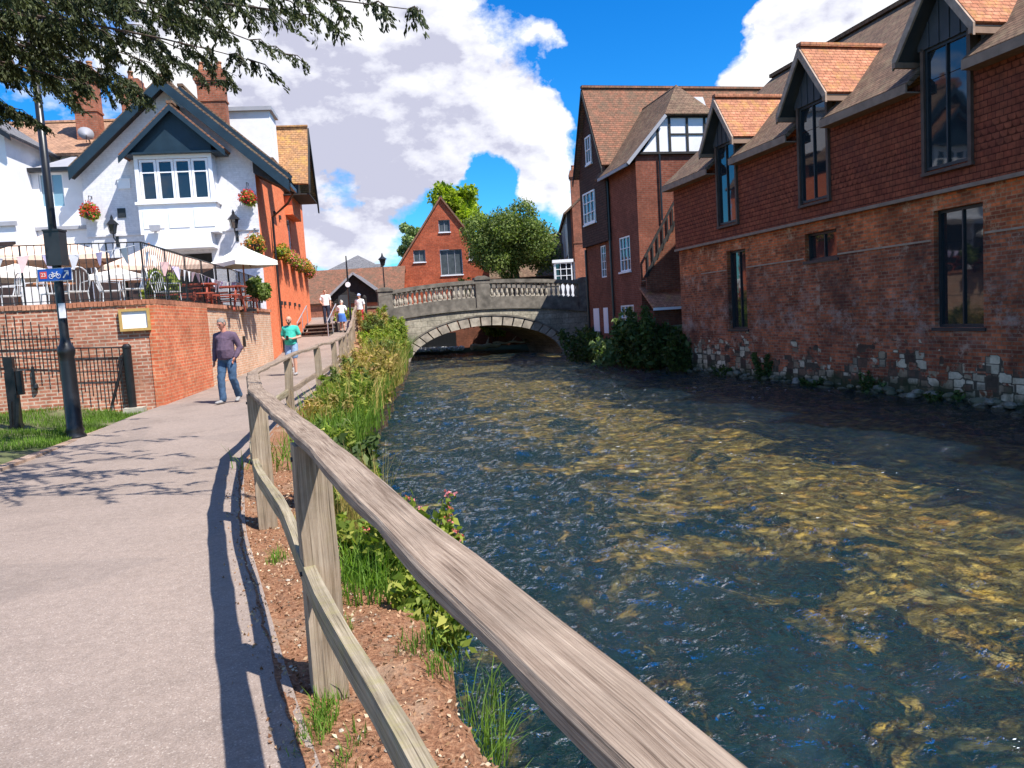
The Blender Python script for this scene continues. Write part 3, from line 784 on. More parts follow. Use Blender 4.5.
mb.build('coping', m_brick('brick_on_edge_coping', (.42,.17,.10), (.55,.28,.18), (.4,.3,.22), w=2, h=2, msz=.001, var=(.5,1.4), seed=12), wall)
mb = MB()
for u in (8.4,):
    c = d7*u; mb.box(c.x-.01, c.x+.05, c.y-.05, c.y+.05, 1.15, 1.5)
mb.build('iron_tie', BLACK, wall)
mb = MB()
back = d15*.25
q = [(-7.54+p.x, 16.61+p.y) for p in (L0+d15*.2, c1+V(-.22,.2,0), SE+V(-.22,0,0))]
q += [(-9.3+ (d7*.3).x, 30+.3), (-22, 29.5), (-22, 16)]
mb.prism(q, 'z', -1.6, 2.28)
tag(mb.build('terrace', PAVE), kind='structure')
TZ = 2.28
# stone pad and black post at the corner with the old railing
mb = MB()
o = thing('iron_railing', 'low black iron railing fixed in front of the brick wall with a stout end post', 'railing', WP)
F = lambda u, z, w=.12: r15*u - d15*w + V(0,0,z)
pm = MB(); pm.lathe([(.085,.12),(.085,1.42),(.095,1.43),(.095,1.47),(.05,1.52)], F(-.6,0,.14), 12); pm.build('post', BLACK, o)
mb.tube([F(-.63,1.45),F(-1.65,1.50)], .016, 6); mb.tube([F(-1.6,1.70),F(-3.3,1.78)], .016, 6)
mb.tube([F(-.75,.95),F(-1.65,1.0)], .012, 5); mb.tube([F(-1.65,1.25),F(-3.3,1.45)], .012, 5); mb.tube([F(-1.0,.25),F(-.62,1.4)], .03, 6); mb.build('rails', BLACK, o)
for k in range(18):
    u = -.75 - k*.145
    z0 = lerp_t(u, [(-3.3,1.35),(-2.2,1.0),(-1.55,.62),(-1.1,.3),(-.7,.22)])
    z1 = lerp_t(u, [(-3.3,2.5),(-2.85,2.3),(-1.75,1.85),(-1.62,1.62),(-1.61,1.48),(-.7,1.46)])
    m = MB(); m.tube([F(u,z0),F(u,z1)], .011, 6); m.build('bar', BLACK, o)
mb = MB(); mb.box(-.2,.2,-.17,.17,-.1,.17)
tag(mb.build('stone_block', STONEB, loc=WP + F(-.55,0,.2), rz=a15), 'squat pale stone block at the foot of the black end post', 'stone block')

# framed notice board on the wall
nb = thing('notice_board', 'white notice panel in a golden wooden frame hung on the brick wall near its corner', 'notice board', WP - r15*.4 - d15*.03 + V(0,0,2.02), a15)
mb = MB(); fw = .055; w2, h2 = .30, .235
mb.box(-w2,w2,-.06,0,-h2,-h2+fw); mb.box(-w2,w2,-.06,0,h2-fw,h2); mb.box(-w2,-w2+fw,-.06,0,-h2+fw,h2-fw); mb.box(w2-fw,w2,-.06,0,-h2+fw,h2-fw); mb.build('frame', GOLDW, nb)
mb = MB(); mb.box(-w2+fw,w2-fw,-.025,0,-h2+fw,h2-fw); mb.build('notice', PAPER, nb)

# lamp post on the verge
LP = V(-7.29, 12.71, .02)
lp = thing('lamp_post', 'tall black cast iron lamp post with a cycle route sign, rising from the grass verge', 'lamp post', LP)
mb = MB(); mb.lathe([(.17,0),(.17,.05),(.13,.10),(.15,.14),(.125,.2),(.118,1.28),(.112,1.36),(.135,1.42),(.135,1.5),(.09,1.58),(.070,1.68),(.068,3.0),(.062,3.6),(.056,6.6)], (0,0,0), 20); mb.build('column', BLACK, lp, smooth=True)
mb = MB(); mb.lathe([(.03,6.6),(.16,6.75),(.19,7.15),(.03,7.4)], (0,0,0), 6); mb.build('lantern', FRAMEB, lp)
mb = MB(); mb.box(-.10,.15,-.11,.11,2.85,3.40); mb.box(-.11,.16,-.12,.12,3.40,3.43); mb.build('control_box', m_plain('dark_box_paint', (.03,.032,.036), .35, .2, 4, .05, spec=.5), lp)
mb = MB(); mb.box(.0,.10,-.085,-.062,2.0,2.24); mb.build('label', PAPER, lp)
BLUE = m_plain('sign_blue', (.015,.09,.42), .35, .05, 6, .02); WHT = m_plain('sign_white', (.85,.85,.86), .4, .02, 6, .02); REDS = m_plain('sign_red', (.72,.09,.06), .4, .05, 6, .02)
sg = MB(); sg.box(-.28,.28,-.085,-.070,2.60,2.81); so = sg.build('cycle_sign', WHT, lp)
m = MB(); m.box(-.27,.27,-.089,-.0855,2.61,2.80); m.build('sign_face', BLUE, so)
m = MB(); m.box(-.235,-.125,-.092,-.0895,2.65,2.76); m.build('route_patch', REDS, so)
m = MB(); yq = -.095
def ring(cx, cz, r, mbx, wd=.008):
    for k in range(14):
        a, b = 2*pi*k/14, 2*pi*(k+1)/14
        mbx.beam((cx+r*cos(a),yq,cz+r*sin(a)),(cx+r*cos(b),yq,cz+r*sin(b)), wd, .004, up=(0,1,0)) if False else mbx.face([(cx+(r-wd)*cos(a),yq,cz+(r-wd)*sin(a)),(cx+r*cos(a),yq,cz+r*sin(a)),(cx+r*cos(b),yq,cz+r*sin(b)),(cx+(r-wd)*cos(b),yq,cz+(r-wd)*sin(b))])
def ln(x0, z0, x1, z1, mbx, wd=.01): mbx.beam((x0,yq,z0),(x1,yq,z1), wd, .003, up=(0,1,0))
ring(-.055,2.68,.038,m); ring(.065,2.68,.038,m)
for s in ((-.055,2.68,-.025,2.725),(-.025,2.725,.04,2.725),(-.055,2.68,.005,2.675),(.005,2.675,.04,2.725),(.065,2.68,.035,2.745),(.005,2.675,-.03,2.74),(-.045,2.742,-.015,2.742),(.035,2.745,.055,2.75)): ln(*s, m, .008)
m.build('bicycle_symbol', WHT, so)
m = MB(); ln(.14,2.645,.215,2.74,m,.02); ln(.165,2.755,.232,2.755,m,.018); ln(.224,2.75,.224,2.68,m,.018); m.build('arrow', WHT, so)
def text(s, size, loc, rot, mat, parent, name, ext=.001):
    cu = bpy.data.curves.new(name, 'FONT'); cu.body = s; cu.size = size; cu.extrude = ext; cu.align_x = 'CENTER'; cu.align_y = 'CENTER'
    ob = bpy.data.objects.new(name, cu); COL.objects.link(ob)
    dg = bpy.context.evaluated_depsgraph_get(); me = bpy.data.meshes.new_from_object(ob.evaluated_get(dg)); bpy.data.objects.remove(ob)
    me.materials.clear(); me.materials.append(mat)
    o = bpy.data.objects.new(name, me); COL.objects.link(o); o.parent = parent; o.location = loc; o.rotation_euler = rot
    return o
text('23', .085, (-.18,-.0945,2.705), (pi/2,0,0), WHT, so, 'route_number')

# black iron pump-like post at the left edge
ip = thing('iron_pump_post', 'squat black iron post with boxy head standing on the grass at the left', 'iron post', (-8.75,13.5,.16), radians(12))
mb = MB(); mb.box(-.085,.075,-.07,.07,0,1.0); mb.box(-.10,.09,-.085,.085,.02,.08); mb.build('shaft', BLACK, ip)
mb = MB(); mb.prism([(-.075,1.0),(.075,1.0),(.055,1.08),(.06,1.27),(-.07,1.27),(-.085,1.15)], 'y', -.06, .06); mb.build('head', BLACK, ip)
mb = MB(); mb.box(.085,.17,-.05,.05,.60,1.02); mb.build('side_box', BLACK, ip)
mb = MB(); mb.beam((.02,-.09,-.1),(.10,-.09,.55),.05,.05); mb.beam((-.07,-.09,-.1),(-.03,-.09,.5),.04,.04); mb.build('brace', BLACK, ip)
hd = thing('iron_hook', 'short black iron hook hanging on the brick wall beside the black post', 'iron hook', WP + r15*-2.42 - d15*.06 + V(0,0,.75), a15)
mb = MB(); mb.beam((0,0,.0),(0,0,.42),.05,.04); mb.build('arm', BLACK, hd)
mb = MB(); mb.lathe([(.01,-.06),(.05,0),(.04,.07),(.01,.1)], (.02,0,-.02), 8); mb.build('weight', BLACK, hd)

# terrace railing: front run then side run
def railing(name, A, B, label, h=1.38, sp=.135):
    o = thing(name, label, 'railing', A)
    d = (B-A); L = d.length; d = d/L; n = int(L/sp)
    m = MB(); m.beam((0,0,h), tuple(d*L + V(0,0,h)), .045, .02); m.beam((0,0,.1), tuple(d*L + V(0,0,.1)), .03, .015); m.build('rails', BLACK, o)
    for k in range(n+1):
        m = MB(); m.tube([d*(L*k/n)+V(0,0,.0), d*(L*k/n)+V(0,0,h)], .009 if k % 12 else .022, 4); m.build('baluster', BLACK, o)
    return o
ra = WP + L0 + d15*.18 + V(0,0,TZ+.12); rb = WP + d15*.18 - r15*.18 + V(0,0,TZ+.12); rc = WP + SE*1.0 + V(-.3,-.1,TZ+.12)
railing('terrace_railing', ra, rb, 'black iron terrace railing above the wall facing down the path', 1.27)
railing('terrace_railing', rb, rc, 'black iron terrace railing running along the path toward the white pub', 1.27)

# bunting strung along the railing
PEN = [WHT, m_plain('lilac_pennant', (.55,.48,.68), .8, .1), m_plain('grey_pennant', (.42,.43,.48), .8, .1), m_plain('pink_pennant', (.62,.42,.42), .8, .1)]
def bunting(A, B, n, sag, size, label):
    o = thing('bunting', label, 'bunting', A); d = B-A
    pt = lambda t: d*t + V(0,0,-sag*4*t*(1-t)*1.0) + V(0,0,-.06*abs(sin(t*pi*3)))
    m = MB(); m.tube([pt(k/30) for k in range(31)], .004, 4); m.build('string', WHT, o)
    for k in range(n):
        t = (k+.5)/n; p = pt(t); e = (pt(min(1,t+.01))-pt(max(0,t-.01))).normalized(); ang = random.uniform(-.8,.8)
        e2 = Matrix.Rotation(ang, 3, 'Z') @ V(e.x,e.y,e.z*.3); lean = V(random.uniform(-.25,.25), random.uniform(-.25,.25), -1)
        s = size*random.uniform(.8,1.15)
        m = MB(); m.slab([p-e2*s*.45, p+e2*s*.45, p+lean*s*1.3+e2*.03, p+lean*s*1.3-e2*.01], .004); m.build('pennant', random.choice(PEN), o)
bunting(rb+V(.06,0,1.1), rc+V(.08,0,1.15), 34, .28, .22, 'string of pale pennants looping along the side railing of the terrace')
bunting(ra+V(3,.6,1.35), rb+V(-.1,-.05,1.2), 12, .2, .26, 'string of faded pennants hung above the front terrace railing')

# umbrellas
def umbrella(x, y, ztop, w, drop, mat, label, n=4, rot=.3, val=.0, ph=None, h=None):
    base = TZ; o = thing('parasol', label, 'parasol', (x, y, base), rot, 'parasols on the pub terrace')
    zt = ztop-base; m = MB()
    R = w/2*1.25 if n == 4 else w/2
    ring_ = [V(R*cos(2*pi*k/n+pi/n), R*sin(2*pi*k/n+pi/n), zt-drop) for k in range(n)]
    S = 5
    for k in range(n):
        a, b = ring_[k], ring_[(k+1)%n]
        for s in range(S):
            t0, t1 = s/S, (s+1)/S
            f = lambda p, t: V(p.x*t, p.y*t, zt - drop*(t**.88))
            g = lambda t: (f(a,t)+f(b,t))/2 + V(0,0,-.03*t)
            for P0, P1 in ((a, None), (None, b)):
                q = [f(a,t1), g(t1), g(t0), f(a,t0)] if P1 is None else [g(t1), f(b,t1), f(b,t0), g(t0)]
                if t0 == 0: q = q[:3]
                m.face(q)
        mid = (a+b)/2 + V(0,0,-.03)
        for p, q in ((a, mid), (mid, b)): m.face([p+V(0,0,-.13), q+V(0,0,-.13), q, p])
    m.build('canopy', mat, o)
    m = MB(); m.tube([(0,0,0),(0,0,zt+.03)], .025, 8); m.ball((0,0,zt+.05), .035, 8, 5); m.build('pole', TABLEW, o)
    m = MB()
    for p in ring_: m.beam((0,0,zt-drop*.1-.06), tuple(p+V(0,0,-.05)), .02, .02)
    m.build('ribs', TABLEW, o)
    m = MB(); m.lathe([(.3,0),(.3,.08),(.06,.12)], (0,0,0), 12); m.build('base', BLACK, o)
    return o
umbrella(-8.45, 25.2, 4.42, 1.75, .55, CANVASC, 'cream square parasol nearest the corner of the white pub', 4, .9)
umbrella(-13.1, 22.5, 4.80, 3.4, .75, CANVAS, 'large peach beige parasol behind the front railing, second from the left', 4, .5)
umbrella(-10.7, 23.6, 4.40, 3.3, .70, CANVAS, 'wide peach beige parasol just right of the lamp post', 4, .6)
umbrella(-14.3, 18.9, 4.05, 2.2, .4, CANVASW, 'low white parasol at the left edge of the terrace', 4, .35)
umbrella(-11.9, 19.0, 3.62, 1.9, .26, CANVASW, 'flat white parasol close behind the blue cycle sign', 4, .75)
umbrella(-10.1, 20.4, 3.50, 1.3, .2, CANVASW, 'small pale parasol beside the green shrub at the railing corner', 4, .2)

# terrace furniture
def metal_chair(x, y, rz, label, back='round'):
    o = thing('metal_chair', label, 'chair', (x,y,TZ), rz, 'pale metal chairs on the terrace')
    m = MB(); m.box(-.22,.22,-.22,.22,.44,.465); m.build('seat', METALW, o)
    m = MB(); pts = [(-.22,.2,.45)] + [(-.24*cos(pi*k/8), .2+.08, .62+.30*sin(pi*k/8)+.06) for k in range(9)] + [(.22,.2,.45)]
    m.tube(pts, .014, 6)
    for k in (-.12,-.04,.04,.12): m.tube([(k,.22,.46),(k,.28,.62+.28*sqrt(max(0,1-(k/.24)**2)))], .008, 5)
    m.build('backrest', METALW, o)
    for sx in (-1,1):
        for sy in (-1,1):
            l = MB(); l.tube([(sx*.2,sy*.2,.45),(sx*.24,sy*.24,0)], .013, 6); l.build('leg', METALW, o)
        a = MB(); a.tube([(sx*.22,-.2,.45),(sx*.25,-.2,.66),(sx*.25,.05,.68),(sx*.23,.27,.68)], .012, 6); a.build('armrest', METALW, o)
    return o
chs = [(-12.9,17.0,.4,'pale metal chair at the far left behind the front railing'),(-11.9,17.25,2.6,'pale metal chair left of the lamp post, turned to its table'),(-11.15,17.4,-.6,'pale metal chair directly under the blue cycle sign'),(-10.15,17.5,.9,'pale metal chair just right of the lamp post'),(-9.55,17.2,-2.2,'pale metal chair tipped against a table by the railing'),(-9.0,17.75,2.2,'pale metal chair second from the railing corner'),(-8.4,17.5,-.9,'pale metal chair nearest the railing corner'),(-8.45,19.4,1.3,'pale metal chair on the side of the terrace beside the red benches')]
for c in chs: metal_chair(*c)
def cafe_table(x, y, label, mat=TABLEW):
    o = thing('terrace_table', label, 'table', (x,y,TZ), random.uniform(0,1), 'tables on the terrace')
    m = MB(); m.box(-.45,.45,-.4,.4,.70,.74); m.build('tabletop', mat, o)
    m = MB(); m.tube([(0,0,.03),(0,0,.7)], .03, 8); m.build('pedestal', BLACK, o)
    m = MB(); m.lathe([(.26,0),(.24,.03),(.04,.05)], (0,0,0), 10); m.build('foot', BLACK, o)
cafe_table(-12.3,17.9,'brown square table left of the lamp post'); cafe_table(-10.7,18.2,'brown square table behind the lamp post'); cafe_table(-9.0,18.5,'brown square table near the corner of the railing')
def picnic(x, y, rz, label):
    o = thing('picnic_table', label, 'picnic table', (x,y,TZ), rz, 'red picnic tables on the terrace')
    m = MB()
    for k in range(5): m.box(-.8,.8,-.36+k*.15,-.36+k*.15+.125,.72,.755)
    m.build('tabletop', REDWOOD, o)
    for s in (-1,1):
        m = MB(); m.box(-.8,.8,s*.72-.12,s*.72-.01,.44,.475); m.box(-.8,.8,s*.72+.01,s*.72+.12,.44,.475); m.build('bench_seat', REDWOOD, o)
        m = MB()
        for t in (-1,1): m.beam((s*.6,t*.7,0),(s*.6,t*.2,.72),.045,.09)
        m.beam((s*.6,-.72,.42),(s*.6,.72,.42),.045,.09); m.build('trestle', REDWOOD, o)
picnic(-8.9,21.6,.25,'red stained picnic table nearest the railing corner'); picnic(-8.75,23.6,.1,'red stained picnic table in the middle of the side terrace'); picnic(-9.35,26.9,.2,'red stained picnic table under the cream parasol')

# shrubs on the terrace
def bush(name, x, y, z, r, n, size, mat, label, cat='shrub', clumps=9, flat=1.0, stem=True, **kw):
    o = thing(name, label, cat, (x,y,z), **kw)
    C = [(random.uniform(-.6,.6)*r, random.uniform(-.6,.6)*r, r*flat*(.35+random.random()*1.0)) for _ in range(clumps)]
    P, d = clump_points(C, [r*random.uniform(.3,.55) for _ in C], n)
    leaf_obj('foliage', P, size, mat, o, outward=d, elong=1.6)
    if stem:
        m = MB()
        for c in C[:6]: m.tube([(c[0]*.15,c[1]*.15,-.1),(c[0]*.6,c[1]*.6,c[2]*.55),c], [.02*r+.008,.012*r+.005,.004], 5)
        m.build('stems', BARK, o)
    return o
bush('shrub', -13.0, 16.8, TZ+.1, .5, 1600, .07, L_WEED, 'rounded green shrub in a pot at the left edge of the terrace')
bush('shrub', -9.3, 20.9, TZ+.2, .55, 1500, .08, L_WEED, 'loose green shrub by the railing corner under the wall lantern')
bush('shrub', -8.35, 26.4, TZ+.4, .5, 1300, .08, L_TREE, 'green shrub showing under the cream parasol')
# ------------------------------------------------------------------ the white pub with its orange brick side
X3, Y3 = V(1,0,0), V(0,1,0)
pub = thing('white_pub', 'white rendered gabled pub with dark blue bargeboards and an orange brick side wall', 'building', (-9.3,30,0), a7)
mb = MB()
zt = lambda x: 11.2 - .9*abs(x+3.0) - .22
wall_holes(mb, (0,0,0), X3, -Y3, -6.25, 0, 0, 8.0, [(-4.0,-1.85,2.3,4.75),(-5.45,-4.75,2.3,4.4)], .5)
mb.face([(-6.25,0,8.0),(0,0,8.0),(0,0,zt(0)),(-3,0,zt(-3)),(-6.25,0,zt(-6.25))])
mb.face([(-6.25,8,0),(-6.25,0,0),(-6.25,0,zt(-6.25)),(-6.25,8,zt(-6.25))])
mb.box(-6.26,-.02,-.05,-.002,5.50,5.58)
mb.build('front_wall', WHITEB, pub)
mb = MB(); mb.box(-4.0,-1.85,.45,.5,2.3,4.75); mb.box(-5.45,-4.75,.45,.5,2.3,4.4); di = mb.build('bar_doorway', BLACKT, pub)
mb = MB()
holes = [(3.6,4.5,5.9,7.1),(8.2,9.0,5.4,6.9),(10.6,11.3,1.6,3.9)]
wall_holes(mb, (0,0,0), Y3, X3, 0, 13, 0, 8.05, [(7.2,8.1,5.2,6.9)], .12)
for a, b, c, d in ((3.45,.5,6.58,0),(7.8,.5,6.6,0)): pass
mb.face([(0,13,0),(-6,13,0),(-6,13,9),(0,13,8.0)])
mb.build('side_wall', BR_ORANGE, pub)
window(pub, (0,0,0), Y3, X3, 7.2,8.1,5.2,6.9, 2, 3, .06, .06, .05)
for s, z in ((3.4,2.78),(4.3,2.79),(5.6,2.80),(7.2,2.80),(8.6,2.78),(3.6,6.62),(4.9,6.62),(7.0,6.64)):
    m = MB(); m.box(0.002,.07,s-.14,s+.14,z-.08,z+.08); m.build('beam_end', BLACKT, pub)
# main gable roof, front part overhanging on the right
def gable_roof(parent, ax, slope, x0, x1, y0, y1, zr, mat, t=.12, name='roof'):
    m = MB(); zl, zr2 = zr-slope*(ax-x0), zr-slope*(x1-ax)
    m.slab([(x0,y0,zl),(ax,y0,zr),(ax,y1,zr),(x0,y1,zl)][::-1], t)
    m.slab([(ax,y0,zr),(x1,y0,zr2),(x1,y1,zr2),(ax,y1,zr)][::-1], t) if False else m.slab([(ax,y0,zr),(x1,y0,zr2),(x1,y1,zr2),(ax,y1,zr)], t)
    m.beam((ax,y0,zr-.01),(ax,y1,zr-.01),.24,.10)
    return m.build(name, mat, parent)
# left slab must have its normal upward: build with explicit order
def gable_roof(parent, ax, slope, x0, x1, y0, y1, zr, mat, t=.12, name='roof', slope_r=None):
    slope_r = slope_r or slope
    m = MB(); zl, zq = zr-slope*(ax-x0), zr-slope_r*(x1-ax)
    m.slab([(x0,y0,zl),(ax,y0,zr),(ax,y1,zr),(x0,y1,zl)], t)
    m.slab([(ax,y0,zr),(x1,y0,zq),(x1,y1,zq),(ax,y1,zr)], t)
    m.beam((ax,y0,zr+.02),(ax,y1,zr+.02),.22,.10)
    return m.build(name, mat, parent)
rf = gable_roof(pub, -3.0, .9, -6.5, 1.30, -.42, 1.0, 11.2, TL_MILL); rfb = gable_roof(pub, -3.0, .9, -6.5, .35, 1.0, 2.2, 11.2, TL_MILL)
def barge(parent, ax, zr, x0, x1, y, sl, w=.32, th=.06, mat=NAVY, slr=None, name='bargeboard'):
    slr = slr or sl
    for s, xe, k in ((-1,x0,sl),(1,x1,slr)):
        m = MB(); m.prism([(ax, zr-.01),(xe, zr-.01-k*abs(xe-ax)),(xe, zr-.01-w-k*abs(xe-ax)),(ax, zr-.01-w)], 'y', y-th, y)
        m.build(name, mat, parent)
barge(pub, -3.0, 11.12, -6.5, 1.30, -.425, .9, .42)
mb = MB(); mb.prism([(-3,10.86),(1.28,7.0),(1.28,6.9),(-3,10.76)], 'y', -.35, 0); mb.prism([(-3,10.86),(-6.48,7.73),(-6.48,7.63),(-3,10.76)], 'y', -.35, -.002); mb.build('soffit', BLACKT, pub)
mb = MB()
mb.prism([(0.01,0),(1.25,0),(1.25,2.2),(.01,2.2)], 'z', 7.02, 7.06) if False else mb.box(1.22,1.36,-.45,1.05,7.0,7.14)
mb.tube([(1.25,.9,7.0),(.9,1.6,6.7),(.10,2.5,6.3),(.10,2.6,.4)], .05, 8); mb.build('gutter_and_downpipe', BLACK, pub)
mb = MB(); mb.prism([(0,8.0),(1.2,7.0),(1.2,6.94),(0,7.6)], 'y', -.3, .95); mb.build('eave_soffit', BLACKT, pub)
# rear range, slightly taller, its own bargeboard
rr = gable_roof(pub, -3.0, .9, -6.5, .95, 2.2, 3.3, 11.62, TL_MILL)
barge(pub, -3.0, 11.56, -6.5, 1.05, 2.19, .9, .3)
rr2 = gable_roof(pub, -3.0, .9, -6.5, .3, 3.3, 13.2, 11.62, TL_MILL)
mb = MB(); mb.prism([(-6.2,8.0),(0,8.0),(0,8.45),(-3,11.3),(-6.2,8.45)], 'y', 2.25, 2.4); mb.build('inner_gable', WHITE, pub)
mb = MB()
for z0 in (0,): mb.box(-.02,-.001,6,13,8.0,8.9)
mb.build('upper_side_wall', BR_ORANGE, pub)
# side wing: steep tiled roof whose gable faces the river
mb = MB()
mb.slab([(-2.2,6.75,8.55),(1.2,6.55,8.35),(1.2,7.9,11.25),(-2.2,7.9,11.25)], .1)
mb.slab([(-2.2,7.9,11.25),(1.2,7.9,11.25),(1.2,9.6,7.9),(-2.2,9.6,7.9)], .1)
mb.beam((-2.2,7.9,11.3),(1.22,7.9,11.3),.2,.08)
wr = mb.build('wing_roof', TL_LICH, pub)
mb = MB(); mb.prism([(6.5,8.3),(7.9,11.2),(9.65,7.8),(9.65,7.4),(7.9,10.75),(6.5,7.9)], 'x', 1.2, 1.27); mb.prism([(7.0,8.2),(7.9,10.7),(9.3,7.9)], 'x', .4, .5); mb.box(.0,1.2,6.6,9.6,7.86,7.92); mb.build('wing_bargeboard', BLACKT, pub)
mb = MB(); mb.box(0,.35,6.8,9.5,7.0,7.86); mb.box(.002,.3,7.0,7.3,0.8,7.0) if False else None; mb.build('wing_wall', BR_ORANGE, pub)
# white flat roofed dormer
mb = MB(); mb.box(-1.95,-.08,7.9,9.8,9.0,11.8) if False else mb.box(-1.9,-.15,5.6,7.2,9.4,11.45); dm = mb.build('dormer', WHITE, pub)
mb = MB(); mb.box(-2.05,-.02,5.45,7.3,11.45,11.62); mb.build('dormer_roof', LEAD, dm)
# oriel
OR = MB(); OR.box(-4.12,-1.38,-.7,0,5.42,6.55); OR.box(-4.2,-1.30,-.78,0,6.5,6.6)
OR.box(-4.12,-3.98,-.7,0,6.6,8.32); OR.box(-1.52,-1.38,-.7,0,6.6,8.32); OR.box(-3.98,-1.52,-.7,-.55,8.14,8.32)
OR.box(-4.05,-1.6,-.75,0,4.86,5.0); OR.box(-4.0,-1.65,-.7,0,5.0,5.42)
for a in (-3.98,-3.08,-2.18):
    OR.box(a,a+.72,-.72,-.70,5.62,6.3)
ori = OR.build('oriel_bay', WHITEP, pub)
for k in range(4):
    a = -3.96 + k*.61
    window(ori, (0,-.66,0), X3, -Y3, a, a+.59, 6.62, 8.12, 1, 2, 0, .085, .08, top=7.66, name='window')
mb = MB(); mb.box(-3.9,-1.6,-.3,-.28,6.6,8.1); mb.build('net_curtain', m_plain('brown_lattice_blind', (.10,.075,.06), .8, .3, 20), ori)
ga = gable_roof(ori, -2.62, .93, -4.55, -.82, -.95, 0, 10.08, TL_OLD, .09, 'gablet_roof')
mb = MB(); mb.prism([(-4.15,8.33),(-1.35,8.33),(-1.35,8.75),(-2.62,9.85),(-4.15,8.55)], 'y', -.74, -.70); mb.build('gablet_face', NAVY, ori)
barge(ori, -2.62, 10.0, -4.55, -.82, -.955, .93, .22, name='gablet_bargeboard')
mb = MB(); mb.box(-4.5,-.9,-.93,-.0,8.28,8.34); mb.build('gablet_soffit', NAVY, ori)
# chimneys
def chimney(parent, x0, x1, y0, y1, z0, z1, pots=2, mat=BR_CHIM):
    m = MB(); m.box(x0,x1,y0,y1,z0,z1-.55); m.box(x0-.05,x1+.05,y0-.05,y1+.05,z1-.55,z1-.45); m.box(x0-.09,x1+.09,y0-.09,y1+.09,z1-.45,z1-.2); m.box(x0-.03,x1+.03,y0-.03,y1+.03,z1-.2,z1)
    m.box(x0-.04,x1+.04,y0-.04,y1+.04,z0+(z1-z0)*.45,z0+(z1-z0)*.45+.08)
    c = m.build('chimney', mat, parent)
    for k in range(pots):
        q = MB(); q.lathe([(.13,0),(.10,.3),(.13,.33),(.13,.38)], (x0+(x1-x0)*(k+.5)/pots,(y0+y1)/2,z1), 10); q.build('chimney_pot', TL_ORANGE, c)
    return c
chimney(rr, -2.7,-1.6,3.6,4.15,10.3,12.65,3)
chimney(pub, -5.95,-5.2,4.2,4.9,8.6,12.55,1)
# link block with lead roof and the tiled back range
mb = MB(); mb.box(-6.2,-4.12,-.04,-.002,2.3,4.7); mb.box(-8.0,-6.3,.20,.248,2.3,5.2); mb.box(-14.9,-8.12,-1.46,-1.402,2.3,5.3); mb.build('parasol_shade_front', m_plain('parasol_shade_brown', (.05,.03,.025), .5, .3, 4, .2), pub)  # dark panels stand in for the shade under the parasols
mb = MB(); wall_holes(mb, (0,.25,0), X3, -Y3, -8.1, -6.25, 0, 8.0, [(-7.85,-7.0,6.7,7.95)], .12); mb.build('link_wall', WHITE, pub)
window(pub, (0,.25,0), X3, -Y3, -7.85,-7.0,6.7,7.95, 2, 1, .05, .05, .05, glass=GLASSB)
mb = MB(); mb.slab([(-8.1,.1,8.1),(-6.26,.1,8.1),(-6.0,2.2,9.0),(-7.2,2.2,9.0)], .08); mb.build('link_roof', LEAD, pub)
mb = MB(); mb.box(-8.1,-6.26,-.02,.2,7.98,8.12); mb.build('link_gutter', BLACK, pub)
mb = MB(); mb.box(-16,-4,2.2,9,0,9.2); mb.build('back_range_wall', WHITE, pub)
mb = MB(); mb.slab([(-16,1.9,9.05),(-4.1,1.9,9.05),(-4.1,5.5,11.15),(-16,5.5,11.15)], .12); mb.slab([(-16,5.5,11.15),(-4.1,5.5,11.15),(-4.1,9.3,8.95),(-16,9.3,8.95)], .12); mb.beam((-16,5.5,11.18),(-4.1,5.5,11.18),.22,.1)
br = mb.build('back_range_roof', TL_BACK, pub)
chimney(br, -7.5,-6.65,3.3,4.0,9.6,12.7,2)
# left gabled wing
mb = MB(); wall_holes(mb, (0,-1.4,0), X3, -Y3, -15, -8.1, 0, 8.0, [(-9.05,-8.55,6.25,8.0-.25),(-10.4,-9.9,6.25,7.75)], .1)
mb.face([(-15,-1.4,8.0),(-8.1,-1.4,8.0),(-8.1,-1.4,9.05),(-10.6,-1.4,10.9),(-15,-1.4,9.2)])
mb.face([(-8.1,-1.4,0),(-8.1,2.2,0),(-8.1,2.2,9.0),(-8.1,-1.4,9.0)])
mb.build('left_wing_wall', WHITE, pub)
for a in (-9.05,-10.4): window(pub, (0,-1.4,0), X3, -Y3, a,a+.5,6.25,7.75, 1, 2, .04, .06, .05, top=7.3)
mb = MB(); mb.slab([(-10.6,-1.7,11.05),(-7.75,-1.7,8.95),(-7.75,2.4,8.95),(-10.6,2.4,11.05)], .12); mb.slab([(-15,-1.7,9.3),(-10.6,-1.7,11.05),(-10.6,2.4,11.05),(-15,2.4,9.3)], .12); mb.build('left_wing_roof', SLATE, pub)
mb = MB(); mb.prism([(-10.6,11.0),(-7.75,8.9),(-7.75,8.7),(-10.6,10.78)], 'y', -1.76, -1.7); mb.build('bargeboard', BLACK, pub)
mb = MB(); mb.box(-15,-8.0,-1.5,-1.402,5.85,6.0); mb.box(-8.1,-6.26,.12,.248,5.85,5.98); mb.build('plaster_band', LEAD, pub)

